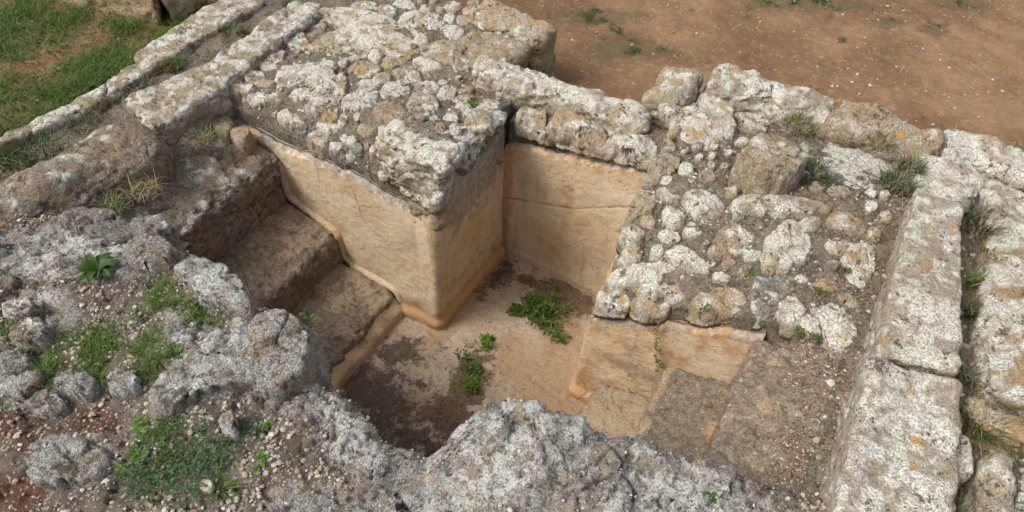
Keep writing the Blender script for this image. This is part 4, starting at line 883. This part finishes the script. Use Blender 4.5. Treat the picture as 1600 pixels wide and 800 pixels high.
def leaves(pts, size, seed, spread=.5, ar=.55, outward=None):
    """Small folded leaves (two quads each) at pts."""
    rs = np.random.RandomState(seed); n = len(pts); pts = np.asarray(pts, float)
    s = size*rs.uniform(.6, 1.3, n); az = rs.uniform(0, 2*math.pi, n) if outward is None else outward; el = rs.uniform(-.25, spread, n)
    d = np.stack([np.cos(az)*np.cos(el), np.sin(az)*np.cos(el), np.sin(el)], -1); sd_ = np.stack([-np.sin(az), np.cos(az), 0*az], -1); up = np.cross(d, sd_)
    S = s[:, None]
    ring = [pts, pts+d*S*.35+sd_*S*ar*.42+up*S*.08, pts+d*S*.8+sd_*S*ar*.33+up*S*.06, pts+d*S, pts+d*S*.8-sd_*S*ar*.33+up*S*.06, pts+d*S*.35-sd_*S*ar*.42+up*S*.08]
    V = np.stack(ring, 1).reshape(-1, 3); b = np.arange(n)*6
    return V, np.vstack([np.stack([b, b+1, b+2, b+3], -1), np.stack([b, b+3, b+4, b+5], -1)])
rs0 = np.random.RandomState(11)
def surf(px, py, z): return P(px, py, z)
def tuft(x, y, z, rad, length, n, mt, name, label, cat, lean=.8, wid=.004, group=None, straw=0, fgs=False):
    c = fg_near(x, y, z) if fgs else P(x, y, z)
    r = rad*np.sqrt(rs0.uniform(0, 1, n)); a = rs0.uniform(0, 2*math.pi, n)
    pts = np.stack([c[0]+r*np.cos(a), c[1]+r*np.sin(a), np.full(n, c[2])-.012*(r/rad)], -1)
    V, F = blades(pts, length, wid, ns(), lean, outward=a+rs0.uniform(-.9, .9, n))
    t = thing(name, label, cat, c, group)
    obj('blades', V, F, M[mt], t)['kind'] = 'stuff'
    if straw:
        r = rad*1.2*np.sqrt(rs0.uniform(0, 1, straw)); a = rs0.uniform(0, 2*math.pi, straw)
        pts = np.stack([c[0]+r*np.cos(a), c[1]+r*np.sin(a), np.full(straw, c[2])], -1)
        V, F = blades(pts, length*.9, wid*.6, ns(), 1.4); obj('dry_stalks', V, F, M['straw'], t)['kind'] = 'stuff'
    return t
T = tuft
T(1262, 272, 0., .075, .065, 420, 'darkgrass', 'grass_clump', 'dark green grass clump in front of the pale boulder', 'grass', lean=1.0, straw=60)
T(1402, 288, .0, .06, .055, 330, 'darkgrass', 'grass_clump', 'green grass clump at the far end of the upper ashlar', 'grass', straw=60)
T(1425, 262, .0, .05, .06, 200, 'darkgrass', 'grass_clump', 'grass clump behind the upper ashlar against the rear wall', 'grass', straw=60)
T(1350, 295, -.02, .05, .05, 160, 'darkgrass', 'grass_clump', 'short dark grass between the flat grey rock and the upper ashlar', 'grass', straw=50)
T(1250, 195, .0, .07, .045, 200, 'grass', 'grass_clump', 'light green weeds below the long rear wall block', 'grass', straw=70)
T(1380, 225, .0, .05, .05, 90, 'grass', 'grass_clump', 'sparse weeds in straw below the orange tinted rear block', 'grass', straw=110)
T(1405, 556, .06, .035, .045, 170, 'darkgrass', 'grass_clump', 'left dark grass tuft in the joint between the two ashlars', 'grass', straw=25)
T(1455, 578, .06, .035, .045, 170, 'darkgrass', 'grass_clump', 'right dark grass tuft in the joint between the two ashlars', 'grass', straw=25)
T(1508, 588, -.02, .025, .06, 90, 'darkgrass', 'grass_clump', 'grass tuft at the right end of the joint between the ashlars', 'grass', straw=20)
T(1535, 352, -.03, .05, .085, 230, 'darkgrass', 'grass_clump', 'grass clump between the upper ashlar and the long brown block', 'grass', straw=50)
T(1522, 490, -.06, .025, .07, 110, 'darkgrass', 'grass_clump', 'thin grass in the gap right of the upper ashlar', 'grass', straw=25)
T(1520, 440, -.06, .02, .06, 70, 'grass', 'grass_clump', 'small grass sprig in the gap beside the upper ashlar', 'grass', straw=25)
T(1530, 665, -.05, .045, .10, 190, 'grass', 'grass_clump', 'bright grass between the small upright stone and the tan slab', 'grass', straw=40)
T(1545, 780, -.06, .05, .09, 170, 'darkgrass', 'grass_clump', 'grass between the narrow pale stones at the lower right', 'grass', straw=40)
T(1590, 690, -.06, .04, .08, 120, 'grass', 'grass_clump', 'grass below the tan slab at the right edge', 'grass', straw=40)
T(1100, 238, -.02, .05, .045, 120, 'grass', 'grass_clump', 'short weeds in straw on the far rubble left of the boulder', 'grass', straw=170)
T(1150, 270, -.02, .07, .05, 90, 'darkgrass', 'grass_clump', 'dry grass patch in front of the boulder on the rubble', 'grass', straw=240)
T(345, 765, .0, .018, .07, 110, 'grass', 'grass_tuft', 'bright green grass tuft at the bottom left of the picture', 'grass', fgs=True)
T(265, 100, -.15, .055, .06, 300, 'grass', 'grass_clump', 'green grass in the channel between the kerbs', 'grass', straw=60)
T(220, 140, -.15, .07, .05, 200, 'darkgrass', 'grass_clump', 'darker grass strip in the channel below the short kerb slab', 'grass', straw=80)
T(365, 50, -.15, .05, .06, 220, 'grass', 'grass_clump', 'grass tuft in the channel near the top edge', 'grass', straw=60)
T(455, 6, -.14, .04, .05, 150, 'grass', 'grass_clump', 'grass tuft at the far end of the inner kerb', 'grass')
T(320, 90, -.15, .05, .04, 80, 'grass', 'grass_clump', 'thin grass in the channel between the two grass clumps', 'grass', straw=80)
T(60, 240, -.15, .12, .07, 380, 'darkgrass', 'grass_clump', 'long dark grass in the channel beside the grey boulder', 'grass', straw=60)
T(20, 258, -.15, .08, .07, 260, 'darkgrass', 'grass_clump', 'dark grass in the channel at the left edge', 'grass', straw=40)
T(130, 195, -.15, .08, .05, 220, 'darkgrass', 'grass_clump', 'grass in the channel above the grey boulder', 'grass', straw=60)
T(175, 325, -.1, .04, .05, 150, 'grass', 'grass_clump', 'green tuft in the hollow between grey boulder and rock landing', 'grass', straw=60)
T(310, 218, -.2, .05, .06, 60, 'grass', 'grass_clump', 'withered grass against the dark side of the inner kerb', 'grass', straw=200)
T(225, 300, -.14, .05, .06, 20, 'grass', 'grass_clump', 'dry stalks beside the rock landing', 'grass', straw=150)
T(655, 47, -.16, .02, .03, 60, 'grass', 'grass_tuft', 'tiny green tuft among the stones near the top edge', 'grass')
T(735, 120, -.17, .07, .06, 12, 'grass', 'dry_grass', 'patch of dry grass at the left end of the coping block', 'grass', straw=420, wid=.003)
T(860, 190, -.2, .06, .05, 6, 'grass', 'dry_grass', 'dry stalks on the ledge under the coping block', 'grass', straw=150, wid=.003)
T(1400, 400, -.03, .03, .05, 4, 'grass', 'dry_grass', 'dry stalks along the foot of the upper ashlar', 'grass', straw=120, wid=.003)
T(1375, 450, -.06, .03, .05, 4, 'grass', 'dry_grass', 'lower dry stalks along the foot of the upper ashlar', 'grass', straw=90, wid=.003)
T(1290, 335, -.02, .09, .05, 6, 'grass', 'dry_grass', 'dry grass litter above the tan stone on the rubble', 'grass', straw=220, wid=.003)

def leafy(x, y, z, rad, hgt, n, size, mt, name, label, fgs=False, stems=0):
    c = fg_near(x, y, z) if fgs else P(x, y, z)
    nc = max(3, int(n/28)); cr = rad*np.sqrt(rs0.uniform(0, 1, nc))*1.25; ca = rs0.uniform(0, 2*math.pi, nc); ch = hgt*rs0.uniform(.15, 1, nc)*(1-.5*np.clip(cr/rad, 0, 1)**2); cs = rad*rs0.uniform(.12, .34, nc)
    ci = rs0.randint(0, nc, n); off = rs0.normal(0, 1, (n, 3))*cs[ci][:, None]*np.array([1, 1, .5])
    pts = np.stack([c[0]+cr[ci]*np.cos(ca[ci]), c[1]+cr[ci]*np.sin(ca[ci]), c[2]+ch[ci]], -1)+off; pts[:, 2] = np.maximum(pts[:, 2], c[2]+.003); a = np.arctan2(off[:, 1], off[:, 0])
    V, F = leaves(pts, size, ns(), .7, outward=a+rs0.uniform(-1, 1, n)); t = thing(name, label, 'plant', c)
    obj('leaves', V, F, M[mt], t)['kind'] = 'stuff'
    m = stems or n//4
    sp = np.repeat(c[None], m, 0)+np.c_[rs0.normal(0, rad*.25, (m, 2)), np.zeros(m)]
    V, F = blades(sp, hgt*1.1, .003, ns(), .9); obj('stems', V, F, M['leaf'], t)['kind'] = 'stuff'
    return t
leafy(848, 497, FL, .085, .12, 520, .022, 'leaf', 'leafy_weed', 'biggest leafy weed on the basin floor near the back wall')
leafy(806, 488, FL, .035, .05, 130, .02, 'leaf', 'leafy_weed', 'small weed left of the big leafy weed on the basin floor')
leafy(875, 522, FL, .04, .04, 90, .018, 'leaf', 'leafy_weed', 'low sprigs in front of the big leafy weed')
leafy(764, 540, FL, .03, .05, 150, .018, 'brightleaf', 'leafy_weed', 'bright sprig at the top of the soil patch on the basin floor')
leafy(735, 575, FL, .05, .04, 150, .018, 'leaf', 'leafy_weed', 'low weed in the middle of the soil patch on the basin floor')
leafy(742, 612, FL, .04, .05, 150, .018, 'brightleaf', 'leafy_weed', 'low weed at the near end of the soil patch on the basin floor')
leafy(868, 452, FL, .015, .03, 24, .016, 'brightleaf', 'leafy_weed', 'tiny sprig against the foot of the back wall')
leafy(275, 715, -.02, .10, .03, 700, .011, 'clover', 'clover_patch', 'wide blue green clover patch in the left foreground', True)
leafy(350, 690, -.02, .06, .025, 260, .011, 'clover', 'clover_patch', 'smaller clover patch right of the wide one', True)
leafy(235, 745, -.02, .05, .03, 220, .012, 'clover', 'clover_patch', 'clover patch at the lower end of the wide one', True)
leafy(200, 715, -.02, .035, .02, 110, .014, 'brightleaf', 'leafy_weed', 'bright yellow green weed left of the clover', True)
leafy(405, 725, -.02, .015, .02, 30, .013, 'brightleaf', 'leafy_weed', 'single bright sprig on gravel right of the clover', True)
leafy(412, 675, -.02, .015, .025, 34, .012, 'brightleaf', 'leafy_weed', 'bright sprig on gravel near the rim rocks', True)
leafy(228, 667, -.02, .02, .02, 50, .013, 'brightleaf', 'leafy_weed', 'bright sprig on the gravel above the clover', True)
leafy(1105, 775, .03, .04, .02, 150, .01, 'clover', 'clover_patch', 'small grey green plant on the foreground outcrop', True)
leafy(270, 560, -.02, .03, .03, 80, .016, 'leaf', 'leafy_weed', 'weed tuft beside the angular grey rock', True)
leafy(1105, 485, -.17, .012, .02, 22, .014, 'leaf', 'leafy_weed', 'tiny weed on the front edge of the right rubble')
leafy(1318, 422, -.05, .014, .02, 26, .014, 'leaf', 'leafy_weed', 'tiny weed beside the slab at the foot of the upper ashlar')
leafy(1278, 458, -.07, .012, .02, 22, .014, 'leaf', 'leafy_weed', 'tiny weed among stones left of the ashlars')
leafy(1275, 528, -.1, .014, .02, 26, .014, 'leaf', 'leafy_weed', 'tiny weed at the head of the gravel landing')
leafy(1245, 520, -.1, .012, .015, 18, .014, 'leaf', 'leafy_weed', 'tiny weed above the third step on the right')
leafy(1172, 432, -.07, .012, .03, 18, .014, 'leaf', 'leafy_weed', 'tiny weed below the square pale stone')
leafy(752, 240, -.14, .012, .03, 16, .016, 'brightleaf', 'leafy_weed', 'sprig growing from the grey top of the corner face')
leafy(783, 256, -.32, .012, .03, 14, .016, 'brightleaf', 'leafy_weed', 'sprig growing in the inner corner joint of the recess')
leafy(744, 162, -.12, .015, .02, 24, .014, 'brightleaf', 'leafy_weed', 'sprig among stones above the inner corner')
leafy(478, 505, -.02, .02, .03, 24, .016, 'leaf', 'leafy_weed', 'small green sprig on the rim boulder above the steps')
# rosette plant with long leaves
c = fg_near(157, 428, -.04); t = thing('rosette_plant', 'rosette plant with long green leaves on the rubble at the left', 'plant', c)
for k in range(13):
    a = k*2.4; L = .055+.02*((k*37) % 10)/10; n = 7; tt = np.linspace(0, 1, n); wv = .013*np.sin(math.pi*np.clip(tt*.92+.06, 0, 1))**.7
    ctr = np.stack([c[0]+math.cos(a)*L*tt, c[1]+math.sin(a)*L*tt, c[2]+.012+.035*np.sin(tt*2.4)*(.5+.5*((k*13) % 7)/7)], -1); s_ = np.array([-math.sin(a), math.cos(a), 0])
    V = np.vstack([ctr+s_*wv[:, None]+[0, 0, .003], ctr-[0, 0, .002], ctr-s_*wv[:, None]+[0, 0, .003]]); f = [[i, i+1, n+i+1, n+i] for i in range(n-1)]+[[n+i, n+i+1, 2*n+i+1, 2*n+i] for i in range(n-1)]
    obj('leaf', V, np.array(f), M['leaf'], t)
# creeping vine on the right plaster face
vp = [PV(x, y, 1.685) for x, y in [(1033, 495), (1030, 515), (1026, 540), (1029, 560), (1036, 575)]]
t = thing('creeping_weed', 'thin creeping weed hanging down the right plaster face', 'plant', vp[-1]); pts = np.vstack([np.linspace(a, b, 14) for a, b in zip(vp[:-1], vp[1:])]); pts[:, :2] -= A*.012
V, F = leaves(pts+rs0.normal(0, .006, pts.shape), .014, ns(), .6); obj('leaves', V, F, M['leaf'], t)
V = np.vstack([pts+np.r_[B*.0015, 0], pts-np.r_[B*.0015, 0]]); n = len(pts); obj('stem', V, np.array([[i, i+1, n+i+1, n+i] for i in range(n-1)]), M['straw'], t)

# uncountable cover: grass in the field, weeds in the foreground, chips, straw
def pick(V, wgt, n, seed):
    rs = np.random.RandomState(seed); w_ = np.clip(wgt, 0, None); i = rs.choice(len(V), n, p=w_/w_.sum()); q = V[i].copy(); q[:, :2] += rs.uniform(-.008, .008, (n, 2)); return q
gm = blob(GV, GRASS_L); clump = 1.2*sstep(-.1, .35, fbm(GV, 7, 4, .65, 3)); gm = np.clip(gm**1.1*(.25+clump), 0, 1); gm[gm < .05] = 0
V, F = blades(pick(GV, gm, 17000, 5), .055, .004, 6, 1.1); tag(obj('field_grass', V, F, M['grass']), 'green grass growing in patches on the ground left of the kerbs', 'grass', kind='stuff')
gw0 = ((GV[:, 1] < 7) & (GV[:, 0] > -.3) & (GV[:, 0] < 5))*sstep(.15, .45, fbm(GV, 3, 3, .6, 19))
bm_ = blob(GV, [(985, 75, 70, 22, 0, -.42), (940, 25, 80, 14, 0, -.42), (1260, 6, 120, 10, 0, -.42), (1460, 45, 24, 12, 0, -.42), (1500, 5, 60, 8, 0, -.42), (1390, 35, 26, 10, 0, -.42), (1315, 65, 8, 5, 0, -.42), (1480, 75, 8, 6, 0, -.42), (880, 22, 22, 8, 0, -.42), (905, 30, 14, 6, 0, -.42), (1110, 22, 40, 8, 0, -.42), (1055, 18, 16, 6, 0, -.42), (1165, 22, 9, 5, 0, -.42), (1220, 40, 10, 5, 0, -.42), (1255, 45, 8, 4, 0, -.42), (1345, 15, 20, 5, 0, -.42), (1410, 40, 12, 6, 0, -.42), (1425, 62, 8, 4, 0, -.42), (1125, 85, 12, 5, 0, -.42), (1015, 90, 16, 8, 0, -.42), (975, 50, 24, 10, 0, -.42), (1300, 30, 10, 5, 0, -.42), (1440, 185, 6, 3, 0, -.42), (1570, 10, 30, 6, 0, -.42)]); bm_ = bm_**2*sstep(.12, .5, fbm(GV, 9, 3, .6, 9)); bm_[bm_ < .03] = 0
V, F = blades(pick(GV, bm_+.03*gw0, 7000, 8), .026, .0035, 9, 1.2); tag(obj('sparse_weeds', V, F, M['darkgrass']), 'sparse low weeds on the red earth behind the ruin', 'grass', kind='stuff')
okf = (FGV[:, 2] > -.2)
wm_ = pxmask(FGV, [(90, 560, 60, 30, -20), (140, 540, 70, 30, -10), (200, 555, 50, 30, 0), (230, 500, 40, 30, -30), (240, 460, 30, 30, 0), (160, 590, 80, 14, 0), (260, 600, 40, 25, 0), (300, 490, 40, 20, 20), (20, 540, 30, 40, 0), (0, 620, 30, 10, 0), (270, 680, 30, 20, 0)])
wm_ = wm_**1.6*sstep(-.2, .3, fbm(FGV, 14, 3, .6, 33))*okf; wm_[wm_ < .05] = 0
V, F = blades(pick(FGV, wm_, 5200, 10), .035, .003, 11, 1.1); tag(obj('foreground_weeds', V, F, M['grass']), 'low green weeds spread between the stones of the left foreground', 'grass', kind='stuff')
ICO = None
def pebbles(pts, smin, smax, seed, flat=.65):
    rs = np.random.RandomState(seed); n = len(pts)
    ph = (1+5**.5)/2; I = np.array([(-1, ph, 0), (1, ph, 0), (-1, -ph, 0), (1, -ph, 0), (0, -1, ph), (0, 1, ph), (0, -1, -ph), (0, 1, -ph), (ph, 0, -1), (ph, 0, 1), (-ph, 0, -1), (-ph, 0, 1)])/1.9
    T_ = np.array([(0,11,5),(0,5,1),(0,1,7),(0,7,10),(0,10,11),(1,5,9),(5,11,4),(11,10,2),(10,7,6),(7,1,8),(3,9,4),(3,4,2),(3,2,6),(3,6,8),(3,8,9),(4,9,5),(2,4,11),(6,2,10),(8,6,7),(9,8,1)])
    s = smin+(smax-smin)*rs.uniform(0, 1, n)**3.2; sc_ = s[:, None]*rs.uniform(.6, 1.2, (n, 3)); sc_[:, 2] *= flat
    V = I[None]*sc_[:, None]*rs.uniform(.75, 1.2, (n, 12, 1)); a = rs.uniform(0, 6.28, n); ca, sa = np.cos(a)[:, None], np.sin(a)[:, None]
    V = np.stack([V[..., 0]*ca-V[..., 1]*sa, V[..., 0]*sa+V[..., 1]*ca, V[..., 2]], -1)+np.asarray(pts)[:, None]+np.array([0, 0, .15])*s[:, None, None]
    return V.reshape(-1, 3), (T_[None]+12*np.arange(n)[:, None, None]).reshape(-1, 3)
pw = FGS**2*okf*(.3+sstep(-.2, .3, fbm(FGV, 10, 2, .5, 44)))*(1-.6*FGR)
V, F = pebbles(pick(FGV, pw, 32000, 12), .0016, .0095, 13); tag(obj('limestone_chips', V, F, M['pebble'], smooth=False), 'loose pale limestone chips covering the left foreground soil', 'gravel', kind='stuff')
V, F = pebbles(pick(FGV, okf*(1-FGS)+1e-9, 3000, 14), .0015, .006, 15); tag(obj('fine_chips', V, F, M['pebble'], smooth=False), 'fine chips scattered on the foreground outcrop', 'gravel', kind='stuff')
V, F = pebbles(pick(GRV, (UV(GRV[:, 0], GRV[:, 1])[0] > .2)+.02, 3000, 16), .0015, .006, 17); o = obj('gravel', V, F, M['pebble'], RS, smooth=False); tag(o, kind='stuff')
V, F = pebbles(pick(LV, np.ones(len(LV)), 1800, 18), .002, .009, 19); tag(obj('chips', V, F, M['pebble'], LB, smooth=False), kind='stuff')
V, F = pebbles(pick(RV, np.ones(len(RV)), 2200, 20), .002, .009, 21); tag(obj('chips', V, F, M['pebble'], RB, smooth=False), kind='stuff')
gw = ((GV[:, 1] < 8) & (np.abs(GV[:, 0]) < 6)).astype(float)
V, F = pebbles(pick(GV, gw, 4200, 22), .002, .013, 23); tag(obj('earth_pebbles', V, F, M['pebble'], smooth=False), 'small pebbles scattered on the red earth', 'gravel', kind='stuff')
V, F = pebbles(pick(SV, np.ones(len(SV)), 1500, 24), .003, .015, 25); tag(obj('bank_chips', V, F, M['pebble'], smooth=False), 'stone chips in the soil outside the ashlars', 'gravel', kind='stuff')
V, F = blades(pick(GV, gw*sstep(-.1, .4, fbm(GV, 4, 3, .6, 63))+1e-6, 2500, 32), .05, .0025, 33, 2.4); tag(obj('dry_litter', V, F, M['straw']), 'dry straw litter scattered on the earth around the ruin', 'litter', kind='stuff')
# straw lying on the right rubble
V, F = blades(pick(RV, sstep(-.1, .3, fbm(RV, 6, 2, .5, 61))+.02, 900, 26), .05, .0018, 27, 2.2); tag(obj('straw', V, F, M['straw'], RB), kind='stuff')
V, F = blades(pick(LV, sstep(0, .3, fbm(LV, 6, 2, .5, 62))+.02, 450, 28), .045, .0018, 29, 2.2); tag(obj('straw', V, F, M['straw'], LB), kind='stuff')
V, F = leaves(pick(FV, np.maximum(FAT['soil'], .6*FAT['dark'])**2+.01, 900, 30)+np.array([0, 0, .003]), .012, 31, .3); tag(obj('leaf_litter', V, F, M['litter']), 'dead leaf litter on the dark soil of the basin floor', 'litter', kind='stuff')
print('objects', len(bpy.data.objects), 'tris', sum(len(m.loops)-2*len(m.polygons) for m in bpy.data.meshes))
